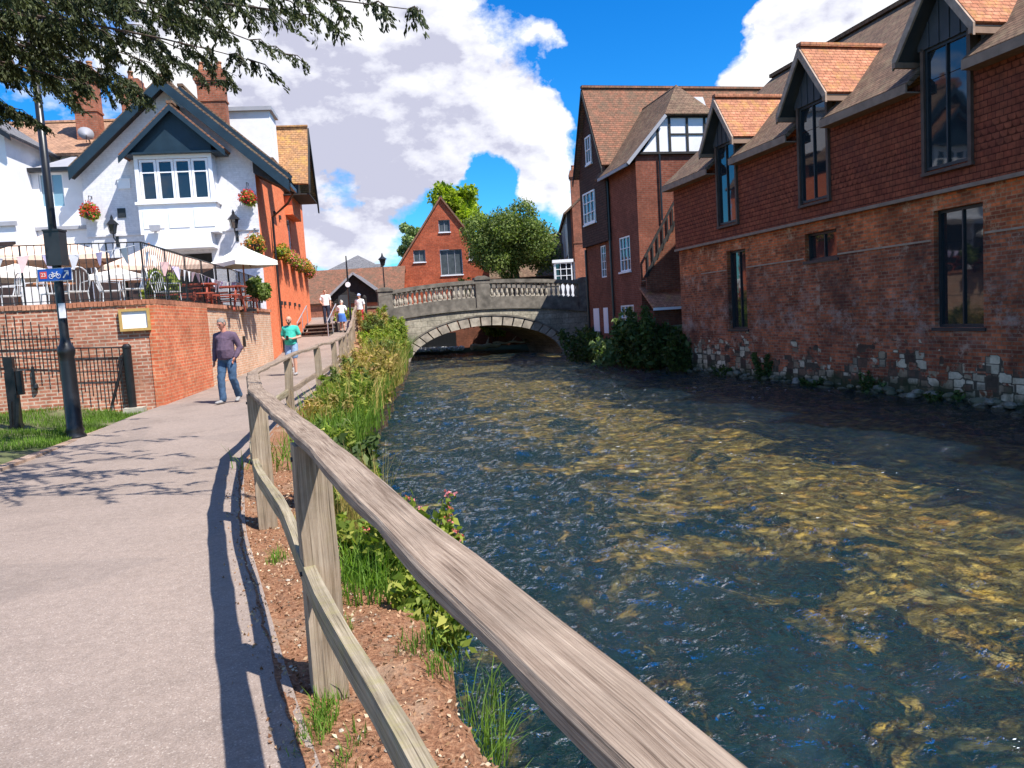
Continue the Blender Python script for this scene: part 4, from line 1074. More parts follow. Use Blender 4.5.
# fittings on the pub: lanterns, baskets, dish
PUB = Matrix.Translation((-9.3,30,0)) @ Matrix.Rotation(a7, 4, 'Z')
def onpub(x, y, z): return PUB @ V(x, y, z)
def lantern(x, z, label):
    o = thing('wall_lantern', label, 'wall lantern', onpub(x,0,z), a7, 'lanterns on the white pub wall')
    m = MB(); m.tube([(0,0,-.45),(0,-.06,-.5),(0,-.35,-.35),(0,-.38,-.2)], .025, 6); m.box(-.05,.05,-.03,0,-.65,-.2); m.build('bracket', BLACK, o)
    m = MB(); m.lathe([(.03,-.22),(.10,-.2),(.17,.12),(.15,.12)], (0,-.38,0), 6); m.build('glass', GLASS, o)
    m = MB(); m.lathe([(.24,.12),(.20,.18),(.08,.30),(.05,.34),(.06,.38),(.01,.5)], (0,-.38,0), 6)
    for k in range(6):
        a = 2*pi*k/6; m.tube([(.10*cos(a),-.38+.10*sin(a),-.2),(.17*cos(a),-.38+.17*sin(a),.12)], .010, 4)
    m.build('cap', BLACK, o)
lantern(-5.2, 5.75, 'black wall lantern between the left flower basket and the oriel window'); lantern(-.85, 5.75, 'black wall lantern under the right flower basket near the pub corner')
def basket(x, z, label, mats, r=.3):
    o = thing('hanging_basket', label, 'hanging basket', onpub(x,-.32,z), a7, 'hanging flower baskets on the white pub')
    m = MB(); m.tube([(0,.32,.55),(0,.32,.65),(0,0,.62),(0,0,.55)], .015, 5)
    for k in range(3):
        a = 2*pi*k/3; m.tube([(0,0,.55),(r*.8*cos(a),r*.8*sin(a),0)], .005, 4)
    m.build('bracket', BLACK, o)
    m = MB(); m.lathe([(.03,-r*.8),(r*.5,-r*.65),(r*.85,-.05),(r*.85,0)], (0,0,0), 12); m.build('bowl', BLACKT, o)
    P, d = clump_points([(0,0,.05),(-.1,0,.0),(.1,0,-.05)], [r,r*.75,r*.8], 500, .5); leaf_obj('foliage', P, .075, L_WEED, o, outward=d)
    P, d = clump_points([(0,0,.1),(-.12,-.05,.05),(.12,-.05,.02)], [r*1.05,r*.8,r*.8], 420, .85); leaf_obj('flowers', P, .06, mats, o, outward=d, elong=1.1)
basket(-5.95, 6.35, 'hanging basket of red and pink flowers left of the oriel window', L_RED); basket(-.28, 6.62, 'hanging basket of red flowers high at the right corner of the pub front', L_RED, .27); basket(-.15, 4.9, 'hanging basket of orange flowers low beside the cream parasol', L_ORNG, .36)
# flower troughs on the orange wall
for k, (s, z, lab) in enumerate(((3.3,4.95,'trough of orange and green flowers nearest the pub corner on the orange wall'),(5.3,4.85,'second flower trough from the pub corner on the orange wall'),(7.5,4.8,'middle flower trough on the orange wall'),(9.8,4.75,'fourth flower trough from the pub corner on the orange wall'),(12.0,4.7,'farthest flower trough on the orange wall'))):
    o = thing('flower_trough', lab, 'flower trough', onpub(.18,s,z), a7, 'flower troughs on the orange wall')
    m = MB(); m.box(-.15,.15,-.5,.5,-.2,0); m.build('trough', BLACKT, o)
    C = [(.05+random.uniform(-.1,.1), y, .02+random.uniform(-.12,.1)) for y in (-.45,-.2,.05,.3,.5)]
    P, d = clump_points(C, [.3]*5, 700, .4); leaf_obj('foliage', P, .075, L_WEED, o, outward=d)
    P, d = clump_points(C, [.32]*5, 420, .8); leaf_obj('flowers', P, .065, [L_ORNG, L_PINK, L_PINK, L_ORNG, L_PINK][k], o, outward=d, elong=1.1)
ds = thing('satellite_dish', 'pale oval satellite dish on the tiled roof beside the brick chimney', 'satellite dish', onpub(-6.9,2.6,9.9), a7)
m = MB(); m.lathe([(.01,0),(.16,.02),(.29,.07),(.30,.08)], (0,0,0), 16); dd = m.build('reflector', LEAD, ds, smooth=True); dd.rotation_euler = (radians(68), radians(15), radians(25))
m = MB(); m.tube([(0,.02,0),(.05,.2,-.2),(.05,.4,-.5)], .025, 6); m.tube([(0,0,-.3),(.15,-.35,-.1)], .015, 5); m.build('arm', BLACK, ds)
al = thing('roof_aerial', 'thin television aerial mast standing by the middle chimney of the pub', 'aerial', onpub(-5.0,4.1,11.2), a7)
m = MB(); m.tube([(0,0,-2),(0,0,2.6)], .018, 5); m.tube([(-.5,0,2.3),(.5,0,2.45)], .012, 4)
for k in range(6): m.tube([(-.45+k*.17,-.2,2.32+k*.02),(-.45+k*.17,.2,2.32+k*.02)], .008, 4)
m.build('mast', BLACK, al)
fl = thing('wall_floodlight', 'small grey floodlight fixed to the white fascia beneath the oriel', 'floodlight', onpub(-3.55,-.8,5.6), a7)
m = MB(); m.prism([(-.14,-.1),(.14,-.1),(.18,.12),(-.18,.12)], 'y', -.2, -.02); m.box(-.03,.03,-.02,.1,-.04,.04); m.build('housing', LEAD, fl)
wb = MB(); wb.box(-.22,.22,-.06,0,-.17,.17); wb.box(-.25,.25,-.08,0,.17,.21); tag(wb.build('wall_vent_box', WHITEP, loc=onpub(-4.75,-.002,7.4), rz=a7), 'small white box on the white pub wall just left of the oriel window', 'wall box')
wp = MB(); wp.box(-.14,.14,-.04,0,-.17,.17); tag(wp.build('wall_plaque', FRAMEB, loc=onpub(-4.95,-.002,6.35), rz=a7), 'small dark square plaque above the left lantern on the pub', 'plaque')

# ------------------------------------------------------------------ river mill on the right
a13 = radians(13)
ML = Matrix.Translation((6.1,27.13,0)) @ Matrix.Rotation(a13, 4, 'Z')
mill = thing('river_mill', 'long red brick riverside mill, tile hung upper floor, rising straight from the water', 'building', (6.1,27.13,0), a13)
LY = -36.0
# u = distance from far end toward the viewer = -Y
holes = [(-4.38,-3.29,.80,3.18),(-8.58,-7.3,2.55,3.24),(-12.87,-11.65,.85,3.2),(-17.1,-15.9,.85,3.2),(-21.4,-20.2,.85,3.2)]
mb = MB()
def Fm(Y): return (0,Y,0)
wall_holes(mb, (0,0,0), Y3, -X3, LY, 0, -1.7, 3.62, holes, .22)
mb.face([(0,0,-1.7),(8.2,0,-1.7),(8.2,0,5.9),(0,0,5.9)][::-1])
mb.build('brick_wall', BR_MILL, mill)
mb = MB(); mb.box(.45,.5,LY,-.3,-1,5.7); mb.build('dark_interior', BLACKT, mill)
for h in holes:
    tall = h[3]-h[2] > 1
    window(mill, (0,0,0), Y3, -X3, *h, 2, 1, .12, .06, .06, frame=FRAMEB, name='window', label=None if tall else 'small square two pane window')
    m = MB(); m.box(-.03,.1,h[0]-.06,h[1]+.06,h[2]-.07,h[2]-.003); m.build('sill', FRAMEB, mill)
m_barge = m_plain('pale_brown_bargeboard', (.36,.26,.20), .75, .25, 6, .3)
m_dk = m_plain('dark_brown_timber', (.10,.065,.05), .7, .25, 5, .3)
up = [(-4.2,-3.15),(-8.48,-7.4),(-12.70,-11.62),(-17.0,-15.9),(-21.3,-20.2)]
mb = MB(); wall_holes(mb, (-.10,0,0), Y3, -X3, LY, .05, 3.58, 5.75, [(a,b,4.0,5.75) for a, b in up], .15)
mb.face([(-.1,LY,3.58),(-.1,.05,3.58),(.0,.05,3.58),(0,LY,3.58)])
mb.face([(-.1,.05,3.58),(8.2,.05,3.58),(8.2,.05,5.8),(4.0,.05,9.3),(-.1,.05,5.8)][::-1])
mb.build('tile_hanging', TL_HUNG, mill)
mb = MB(); mb.box(-.14,-.005,LY,.08,3.50,3.575); mb.build('bell_cast_board', BROWNT, mill)
# pale string line
mb = MB()
for a, b in ((-3.25,-1.6),(-7.25,-4.42),(-11.6,-8.62),(-15.85,-12.92)):
    mb.box(-.02,.0-.002,a,b,2.60,2.64)
mb.build('string_course', m_plain('pale_pointing', (.38,.27,.19), .9, .2, 6, .5), mill)
SL = .84; zr = 9.5
zz = lambda X: 5.80 + (X+.4)*SL*(9.5-5.8)/(4.4*.84)
mb = MB()
mb.slab([(.30,LY,zz(.3)),(.30,.25,zz(.3)),(4.0,.25,9.5),(4.0,LY,9.5)][::-1], .10)
mb.slab([(4.0,LY,9.5),(4.0,.25,9.5),(8.4,.25,5.8),(8.4,LY,5.8)][::-1], .10)
segs = []; e = .25
for a, b in up: segs.append((b+.16, e)); e = a-.16
segs.append((LY, e))
for a, b in segs: mb.slab([(-.42,a,zz(-.42)),(-.42,b,zz(-.42)),(.298,b,zz(.298)),(.298,a,zz(.298))][::-1], .09)
mb.beam((4.0,LY,9.55),(4.0,.25,9.55),.26,.12)
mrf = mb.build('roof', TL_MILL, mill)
mb = MB()
for a, b in segs: mb.box(-.45,-.41,a,b,5.58,5.76); mb.box(-.41,-.1,a,b,5.58,5.61)
mb.build('eaves_fascia', BROWNT, mill)
for i, (a, b) in enumerate(up):
    c = (a+b)/2
    dm = MB()
    dm.prism([(a-.05,5.6),(b+.05,5.6),(b+.05,6.45),(c,7.45),(a-.05,6.45)], 'x', -.12, -.06) if False else None
    # boarded gable above the window
    g = MB(); g.prism([(a-.14,6.36),(b+.14,6.36),(b+.14,6.46),(c,7.42),(a-.14,6.46)], 'x', -.17, -.11)
    for k in range(1,5):
        y = a-.1 + (b-a+.2)*k/5; g.box(-.19,-.17,y-.02,y+.02,6.36,7.42-abs(y-c)*1.35-.05)
    d = g.build('dormer', GREYT, mill)
    window(d, (-.14,0,0), Y3, -X3, a, b, 4.0, 6.36, 2, 1, .02, .06, .06, frame=FRAMEB)
    g = MB(); g.box(-.17,.0,a-.08,a,3.92,6.4); g.box(-.17,.0,b,b+.08,3.92,6.4); g.box(-.18,.0,a-.1,b+.1,3.9,3.96); g.build('dormer_posts', m_dk, d)
    g = MB(); g.box(.12,.9,a-.08,a-.03,5.8,6.4); g.box(.12,.9,b+.03,b+.08,5.8,6.4); g.build('dormer_cheeks', LEAD, d)
    # roof with bargeboards
    w = 1.02; za, zf = 7.70, 6.34
    r = MB()
    r.slab([(-.44,c,za),(1.9,c,za),(.42,c-w,zf),(-.44,c-w,zf)][::-1], .07); r.slab([(-.44,c+w,zf),(.42,c+w,zf),(1.9,c,za),(-.44,c,za)][::-1], .07)
    r.beam((-.46,c,za+.03),(2.0,c,za+.03),.2,.09)
    r.build('dormer_roof', TL_ORANGE, d)
    q = MB(); q.slab([(-.43,c-.01,za-.09),(.3,c-.01,za-.09),(.3,c-w+.03,zf-.07),(-.43,c-w+.03,zf-.07)][::-1], .03); q.slab([(-.43,c+w-.03,zf-.07),(.3,c+w-.03,zf-.07),(.3,c+.01,za-.09),(-.43,c+.01,za-.09)][::-1], .03); q.build('dormer_lining', GREYT, d)
    for s in (-1,1):
        q = MB(); q.prism([(c,za-.02),(c+s*w,zf-.02),(c+s*w,zf-.24),(c,za-.27)], 'x', -.49, -.442); q.build('dormer_bargeboard', m_barge, d)
    for s in (-1,1):
        q = MB(); q.box(-.5,.3,c+s*(w-.06)-.04,c+s*(w-.06)+.04,zf-.2,zf-.09); q.build('dormer_soffit', BROWNT, d)
    q = MB(); q.slab([(.35,c-w-.02,zf+.02),(.62,c-w-.02,zf+.2),(2.2,c,za+.10),(1.95,c,za+.02)], .02) ; q.build('lead_flashing', LEAD, d)

# brick house with half timbered gable, and the tall dark tile hung house beyond it
bh = thing('half_timbered_house', 'red brick house with black and white half timbered gable under a steep mossy roof', 'building', ML @ V(0,3.5,0), a13)
mb = MB()
hw = [(.95,2.1,3.17,4.58),(.85,2.3,.75,1.78)]   # along Y from the front face
wall_holes(mb, (0,0,0), Y3, -X3, 0, 3.0, -1.7, 7.3, hw, .1)
wall_holes(mb, (0,0,0), X3, -Y3, 0, 5.0, -1.7, 7.62, [], .1)
mb.face([(5,0,-1.7),(5,3,-1.7),(5,3,7.5),(5,0,7.5)])
mb.build('brick_wall', BR_FRONT, bh)
for h, r in zip(hw, (3,2)): window(bh, (0,0,0), Y3, -X3, *h, 3, r, .01, .06, .07, sill=WHITEP)
mb = MB(); mb.prism([(.28,7.62),(4.35,7.62),(3.3,9.0),(1.25,9.0)], 'y', -.06, .05); mb.build('timber_gable', WHITE, bh)
mb = MB()
for x in (.95,1.45,2.2,2.95,3.6): mb.box(x-.045,x+.045,-.10,-.062,7.62,min(9.0, 7.62+(x-.28)*1.42, 7.62+(4.35-x)*1.3))
mb.box(1.5,3.55,-.095,-.062,8.28,8.34); mb.box(.1,4.5,-.12,-.0,7.55,7.64); mb.box(1.2,3.35,-.12,-.0,8.94,9.02); mb.build('timber_frame', BLACKT, bh)
mb = MB(); ax = 2.3; zr_ = 10.5
mb.slab([(-.42,-.2,7.25),(1.22,-.25,9.07),(ax,.95,zr_),(ax,5.4,zr_),(-.42,3.6,7.25)], .1)
mb.slab([(3.38,-.25,9.07),(5.02,-.2,7.25),(5.02,4,7.25),(ax,5.4,zr_),(ax,.95,zr_)], .1)
mb.slab([(1.2,-.28,9.05),(3.4,-.28,9.05),(ax,.95,zr_+.01)], .09)
mb.build('roof', TL_MILL, bh)
for p_, q_ in (((-.42,-.24,7.17),(1.22,-.29,8.98)),((5.0,-.24,7.17),(3.38,-.29,8.98)),((-.44,-.2,7.15),(-.44,3.1,7.15))):
    mb = MB(); mb.beam(p_,q_,.06,.12); mb.build('bargeboard', LEAD, bh)
mb = MB(); mb.tube([(.98,-.08,7.6),(.98,-.08,5.0)], .04, 6); mb.tube([(-.08,2.95,7.1),(-.08,2.95,-.5)], .05, 6); mb.build('downpipes', BLACK, bh)
# lean to and outside stair in the gap against the brick house
st = thing('outside_stair', 'timber outside stair, its balustrade coloured dark for shade, climbing the brick house beside the mill', 'staircase', ML @ V(0,3.4,0), a13)
mb = MB(); mb.prism([(-.05,2.3),(2.2,2.3),(2.2,6.2),(-.05,2.75)], 'y', -.6, -.5); mb.build('side_boards', BR_DARK, st)
mb = MB(); mb.beam((-.1,-.62,3.55),(2.3,-.62,7.3),.06,.08); mb.beam((-.1,-.62,2.8),(2.3,-.62,6.5),.05,.12); mb.build('handrail', BLACKT, st)  # handrail and balusters coloured black in place of shade
for k in range(10):
    x = .02+k*.22; m = MB(); m.box(x-.025,x+.025,-.645,-.595,2.8+x*1.55,3.62+x*1.55); m.build('baluster', BLACKT, st)
for k in range(8):
    x = .0+k*.26; m = MB(); m.box(x,x+.28,-.5,-.02,2.7+k*.40-.05,2.7+k*.40); m.build('tread', WOODS, st)
lt = thing('lean_to', 'small lean-to with a sunlit orange tiled roof between the mill and the brick house', 'lean-to', ML @ V(0,3.4,0), a13)
mb = MB(); mb.slab([(-.12,-1.25,1.62),(1.75,-1.25,1.62),(1.95,-.02,2.42),(-.12,-.02,2.42)], .07); mb.build('roof', TL_ORANGE, lt)
mb = MB(); mb.box(0,1.6,-1.05,-.05,-.5,1.5); mb.build('wall', BR_DARK, lt)
mb = MB(); mb.beam((-.12,-1.27,1.55),(1.75,-1.27,1.55),.04,.1); mb.build('fascia', WHITEP, lt)

dh = thing('dark_tile_hung_house', 'tall dark tile hung house with steep gable facing the river beside the bridge', 'building', ML @ V(0,6.5,0), a13)
mb = MB()
lo = [(.78,1.42,3.08,4.48),(.85,1.4,.6,1.74),(2.0,2.75,.6,1.74)]
wall_holes(mb, (0,0,0), Y3, -X3, 0, 3.4, -1.7, 4.66, lo, .1)
mb.face([(0,3.4,-1.7),(10,3.4,-1.7),(10,3.4,7.9),(0,3.4,7.9)][::-1]); mb.build('brick_wall', BR_DARK, dh)
window(dh, (0,0,0), Y3, -X3, *lo[0], 2, 4, .01, .05, .06)
for h in lo[1:]:
    m = MB(); m.box(-.02,.05,h[0],h[1],h[2],h[3]); m.build('white_shutter', WHITEP, dh)
hi = [(1.3,2.95,5.6,7.0),(1.45,2.25,8.2,9.5)]
mb = MB()
hi = [(1.35,2.9,5.6,7.0)]
wall_holes(mb, (-.15,0,0), Y3, -X3, -.02, 3.42, 4.6, 7.9, hi, .1)
mb.face([(-.15,3.42,7.9),(-.15,-.02,7.9),(-.15,1.85,11.4)])
mb.face([(-.15,-.02,4.6),(.0,-.02,4.6),(.0,-.02,7.9),(-.15,-.02,7.9)]); mb.face([(-.15,3.42,4.6),(-.15,-.02,4.6),(0,-.02,4.6),(0,3.42,4.6)])
mb.build('tile_hanging', TL_DARKHUNG, dh)
window(dh, (-.15,0,0), Y3, -X3, 1.35,2.9,5.6,7.0, 3, 3, -.06, .07, .08, sill=WHITEP)
window(dh, (-.15,0,0), Y3, -X3, 1.5,2.2,8.2,9.4, 2, 2, -.06, .07, .06, sill=WHITEP)
mb = MB(); mb.slab([(-.35,-.22,7.75),(12,-.22,7.75),(12,1.85,11.5),(-.35,1.85,11.5)], .11); mb.slab([(-.35,1.85,11.5),(12,1.85,11.5),(12,3.7,7.85),(-.35,3.7,7.85)], .11); mb.beam((-.37,1.85,11.54),(12,1.85,11.54),.24,.1)
mb.build('roof', TL_OLD, dh)
mb = MB(); mb.prism([(-.25,7.6),(1.85,11.42),(3.72,7.7),(3.72,7.5),(1.85,11.2),(-.25,7.4)], 'x', -.40, -.352); mb.build('bargeboard', BLACKT, dh)
mb = MB(); mb.box(3.6,5.3,.9,1.3,10.3,11.0) if False else mb.slab([(3.7,.95,10.0),(5.3,.95,10.0),(5.3,1.5,10.98),(3.7,1.5,10.98)], -.08); mb.build('skylight', LEAD, dh)
mb = MB(); mb.tube([(-.06,3.3,4.5),(-.06,3.35,-.5)], .05, 6); mb.build('downpipe', BLACK, dh)
# unseen wing added behind the dark house to shade the bridge
mb = MB(); mb.prism([(.9,3.6),(2.25,7.5),(3.6,11.2),(9,11.2),(9,3.6)], 'z', -1.7, 8.3); mb.build('unseen_wing_wall', BR_DARK, dh)
mb = MB(); mb.slab([(.85,3.5,8.25),(6,3.5,10.9),(6.4,11.3,10.9),(3.5,11.3,8.25)], .12); mb.slab([(6,3.5,10.9),(9.2,3.5,8.2),(9.2,11.3,8.2),(6.4,11.3,10.9)], .12); mb.build('unseen_wing_roof', TL_OLD, dh)
# mid slab behind the two houses so that nothing shows through
mb = MB(); mb.box(5.05,11.5,.2,3.0,-1.7,7.7); mb.build('rear_wall', BR_DARK, dh)

# ------------------------------------------------------------------ the bridge
STONEL2 = m_plain('lighter_arch_stone', (.40,.35,.28), .9, .25, 3, .8, dirt=(.15,.13,.10))
a18 = radians(18)
bg = thing('stone_bridge', 'old weathered stone bridge, one wide arch and a balustraded parapet, crossing the river', 'bridge', (-5.79,44.36,0), a18)
UA, UB = -1.55, 11.6; DW = 6.0
def curve(u, zm, k): return zm - k*(u-4.6)**2
zcourse = lambda u: curve(u, 2.12, .0115)
ztop = lambda u: curve(u, 3.86, .0078) if u > 4.6 else curve(u, 3.86, .0125)
RI = [(4.7+4.75*cos(t), -.95+2.12*sin(t)) for t in np.linspace(pi, 0, 41)]
RO = [(4.7+5.25*cos(t), -.95+2.66*sin(t)) for t in np.linspace(pi, 0, 41)]
def arch_z(u, C):
    for (a, za), (b, zb) in zip(C, C[1:]):
        if a <= u <= b: return za + (zb-za)*(u-a)/(b-a+1e-9)
    return None
mb = MB()
us = sorted(set([UA, UB] + [round(p[0],4) for p in RO] + list(np.arange(UA, UB, .4))))
for a, b in zip(us, us[1:]):
    za, zb = arch_z(a, RO), arch_z(b, RO)
    za = -1.7 if za is None else za; zb = -1.7 if zb is None else zb
    if b <= RO[0][0]+1e-6 or a >= RO[-1][0]-1e-6: za = zb = -1.7
    for y, fl in ((0,False),(DW,True)):
        q = [(a,y,za),(b,y,zb),(b,y,zcourse(b)),(a,y,zcourse(a))]
        mb.face(q[::-1] if fl else q)
mb.face([(UA,0,-1.7),(UA,DW,-1.7),(UA,DW,zcourse(UA)),(UA,0,zcourse(UA))][::-1])
m2 = m_brick('bridge_ashlar', (.40,.36,.28), (.31,.28,.22), (.17,.15,.12), w=.8, h=.33, msz=.014, dirt=(.13,.125,.10), dirt_amt=.7, var=(.7,1.25), seed=14)
mb.build('spandrel_wall', m2, bg)
mb = MB()
for p, q in zip(RI, RI[1:]): mb.face([(p[0],.02,p[1]),(q[0],.02,q[1]),(q[0],DW,q[1]),(p[0],DW,p[1])])
mb.build('arch_vault', m2, bg)
nv = 23
for k in range(nv):
    t0, t1 = pi - pi*k/nv, pi - pi*(k+1)/nv; e = .009
    m = MB(); A = lambda t, r: (4.7+(4.75+.5*r)*cos(t), -.95+(2.12+.54*r)*sin(t))
    m.prism([A(t0-e,0),A(t0-e,1.0),A((t0+t1)/2,1.0),A(t1+e,1.0),A(t1+e,0),A((t0+t1)/2,0)], 'y', -.09, .12); m.build('voussoir', [STONEL2, STONE][k%2], bg)
hm = MB()
for k in range(40):
    t0, t1 = pi*k/40, pi*(k+1)/40; A2 = lambda t, r: (4.7+(4.75+.5*r)*cos(t), -.95+(2.12+.54*r)*sin(t))
    hm.prism([A2(t0,1.03),A2(t0,1.20),A2(t1,1.20),A2(t1,1.03)], 'y', -.13, .05)
hm.build('hood_mould', STONED, bg)
def strip(name, f0, f1, y0, y1, mat, a=UA, b=UB, n=30):
    m = MB()
    for k in range(n):
        u, v = a+(b-a)*k/n, a+(b-a)*(k+1)/n
        for y, fl in ((y0,False),(y1,True)):
            q = [(u,y,f0(u)),(v,y,f0(v)),(v,y,f1(v)),(u,y,f1(u))]; m.face(q[::-1] if fl else q)
        m.face([(u,y0,f1(u)),(v,y0,f1(v)),(v,y1,f1(v)),(u,y1,f1(u))]); m.face([(u,y1,f0(u)),(v,y1,f0(v)),(v,y0,f0(v)),(u,y0,f0(u))])
    m.face([(a,y0,f0(a)),(a,y0,f1(a)),(a,y1,f1(a)),(a,y1,f0(a))]); m.face([(b,y1,f0(b)),(b,y1,f1(b)),(b,y0,f1(b)),(b,y0,f0(b))])
    return m.build(name, mat, bg)
PTH = .32
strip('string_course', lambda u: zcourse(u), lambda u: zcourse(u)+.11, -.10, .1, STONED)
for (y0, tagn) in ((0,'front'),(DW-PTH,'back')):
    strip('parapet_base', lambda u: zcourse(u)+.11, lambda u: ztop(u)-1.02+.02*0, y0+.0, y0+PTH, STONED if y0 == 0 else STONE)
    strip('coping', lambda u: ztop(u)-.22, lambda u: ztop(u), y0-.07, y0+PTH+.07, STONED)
    piers = [(-1.55,-.75),(4.2,5.05),(10.75,11.75)]
    for (a, b) in piers:
        m = MB(); zt_ = ztop((a+b)/2)+.14
        m.box(a,b,y0-.06,y0+PTH+.06,zcourse((a+b)/2)+.1,zt_-.14); m.box(a-.06,b+.06,y0-.12,y0+PTH+.12,zt_-.14,zt_); m.prism([(a,zt_),(b,zt_),((a+b)/2+.2,zt_+.1),((a+b)/2-.2,zt_+.1)], 'y', y0, y0+PTH); m.build('pier', STONED, bg)
    for (a, b, n) in ((-.75,4.2,17),(5.05,10.75,18)):
        for k in range(n):
            u = a+(b-a)*(k+.5)/n; z0, z1 = ztop(u)-1.02, ztop(u)-.22; h = z1-z0
            m = MB(); m.box(u-.095,u+.095,y0+.06,y0+.25,z0,z0+.07); m.box(u-.095,u+.095,y0+.06,y0+.25,z1-.07,z1)
            m.lathe([(.045,z0+.07),(.085,z0+h*.22),(.10,z0+h*.34),(.075,z0+h*.5),(.042,z0+h*.72),(.05,z0+h*.82),(.075,z1-.07)], (u,y0+.155,0), 8)
            m.build('baluster', STONEL, bg)
mb = MB()
for k in range(20):
    u, v = UA+(UB-UA)*k/20, UA+(UB-UA)*(k+1)/20
    mb.slab([(u,PTH,ztop(u)-1.15),(v,PTH,ztop(v)-1.15),(v,DW-PTH,ztop(v)-1.15),(u,DW-PTH,ztop(u)-1.15)], .2)
mb.build('roadway', PAVE, bg)
# ------------------------------------------------------------------ beyond the bridge
cm = thing('gabled_brick_mill', 'bright red brick mill building with steep gable end beyond the bridge', 'building', (-4.75,62,0), radians(4))
mb = MB()
hw = [(-2.45,-1.5,6.35,7.3),(-.35,1.4,5.2,7.2),(1.95,2.9,6.3,7.3)]
wall_holes(mb, (0,0,0), X3, -Y3, -4.6, 4.6, -1.7, 5.0, [], .2)
def gab(z): return (11.3-z)/1.40
h2 = [(a,b,max(c,5.0),d) for a,b,c,d in hw] + [(-.3,.6,8.6,9.55)]
# gable face cut in horizontal strips so the openings stay open
zs = sorted({5.0,11.3} | {v for h in h2 for v in h[2:]})
for z0, z1 in zip(zs, zs[1:]):
    ops = sorted([(h[0],h[1]) for h in h2 if h[2] < (z0+z1)/2 < h[3]])
    xs = [None] + [v for o_ in ops for v in o_] + [None]
    for k in range(0, len(xs), 2):
        l, r = xs[k], xs[k+1]
        p = [(-gab(z0) if l is None else l, 0, z0), (gab(z0) if r is None else r, 0, z0), (gab(z1) if r is None else r, 0, z1), (-gab(z1) if l is None else l, 0, z1)]
        if z1 > 11.29 and l is None and r is None: p = p[:3]
        mb.face(p)
mb.face([(-4.5,0,-1.7),(-4.5,14,-1.7),(-4.5,14,5),(-4.5,0,5)][::-1]); mb.face([(4.6,0,-1.7),(4.6,14,-1.7),(4.6,14,5),(4.6,0,5)])
mb.build('brick_wall', BR_MILLRED, cm)
mb = MB(); mb.box(-4,4,.3,.4,4,10); mb.build('dark_interior', BLACKT, cm) if False else None
for i, h in enumerate(h2): window(cm, (0,0,0), X3, -Y3, *h, 2 if i != 1 else 3, 1 if i != 3 else 1, .12, .06, .06, frame=LEAD, glass=GLASSM, sill=WHITEP)
mb = MB(); mb.slab([(-4.75,-.18,4.75),(0,-.18,11.42),(0,14,11.42),(-4.75,14,4.75)], .12); mb.slab([(0,-.18,11.42),(4.75,-.18,4.75),(4.75,14,4.75),(0,14,11.42)], .12); mb.build('roof', TL_OLD, cm)
def simple_house(name, label, loc, rz, x0, x1, y0, y1, z0, ze, zr, wallm, roofm, along='x', cat='building', ov=.25):
    o = thing(name, label, cat, loc, rz); m = MB()
    if along == 'x':
        m.box(x0,x1,y0,y1,z0,ze); yc = (y0+y1)/2; m.prism([(y0,ze),(y1,ze),(yc,zr-.1)], 'x', x0, x1)
        w = m.build('wall', wallm, o); r = MB(); s = (zr-ze)/(yc-y0)
        r.slab([(x0-ov,y0-ov,ze-ov*s),(x1+ov,y0-ov,ze-ov*s),(x1+ov,yc,zr),(x0-ov,yc,zr)], .12); r.slab([(x0-ov,yc,zr),(x1+ov,yc,zr),(x1+ov,y1+ov,ze-ov*s),(x0-ov,y1+ov,ze-ov*s)], .12)
    else:
        m.box(x0,x1,y0,y1,z0,ze); xc = (x0+x1)/2; m.prism([(x0,ze),(x1,ze),(xc,zr-.1)], 'y', y0, y1)
        w = m.build('wall', wallm, o); r = MB(); s = (zr-ze)/(xc-x0)
        r.slab([(x0-ov,y0-ov,ze-ov*s),(xc,y0-ov,zr),(xc,y1+ov,zr),(x0-ov,y1+ov,ze-ov*s)], .12); r.slab([(xc,y0-ov,zr),(x1+ov,y0-ov,ze-ov*s),(x1+ov,y1+ov,ze-ov*s),(xc,y1+ov,zr)], .12)
    r.build('roof', roofm, o); return o
simple_house('long_tiled_house', 'low house with a long red tiled roof behind the black shed', (-13.5,57.5,0), radians(3), -6, 5.6, 0, 7, 0, 3.6, 6.1, BR_CHIM, TL_OLD)
sl = simple_house('slate_roofed_pavilion', 'dark building with a pyramid of grey slate rising over the red roofs', (-13.6,70,0), 0, -1.9, 2.1, 0, 4, 0, 6.45, 7.2, BLACKT, SLATE, ov=.1)
mb = MB(); P0 = [(-2.3,-.4,6.7),(2.5,-.4,6.7),(2.5,4.4,6.7),(-2.3,4.4,6.7)]
for k in range(4): mb.face([P0[k], P0[(k+1)%4], (.1,2,8.1)])
mb.build('roof_pyramid', SLATE, sl)
sh = thing('timber_shed', 'black weatherboarded shed with low gable at the top of the path', 'shed', (-9.0,46.2,0), radians(4))
mb = MB(); mb.prism([(-1.35,2.95),(1.3,2.95),(1.3,3.5),(0,4.6),(-1.35,3.45)], 'y', 0, 4)
for k in range(6): mb.box(-1.32,1.27,-.03,-.001,2.97+k*.11,3.06+k*.11)
mb.build('weatherboard_wall', BLACKT, sh)
mb = MB(); mb.box(-1.3,1.25,.1,3.9,0,2.95); mb.build('brick_base', BR_CHIM, sh)
mb = MB(); mb.slab([(-1.75,-.3,3.25),(0,-.3,4.75),(0,4.2,4.75),(-1.75,4.2,3.25)], .07); mb.slab([(0,-.3,4.75),(1.65,-.3,3.4),(1.65,4.2,3.4),(0,4.2,4.75)], .07); mb.build('roof', SLATE, sh)
mb = MB(); mb.beam((0,-.34,4.72),(1.66,-.34,3.36),.05,.12); mb.beam((0,-.34,4.72),(-1.76,-.34,3.2),.05,.12); mb.build('bargeboard', LEAD, sh)
mb = MB(); mb.box(-1.0,-.45,-.05,-.032,2.2,3.5); mb.build('door', GREYT, sh)
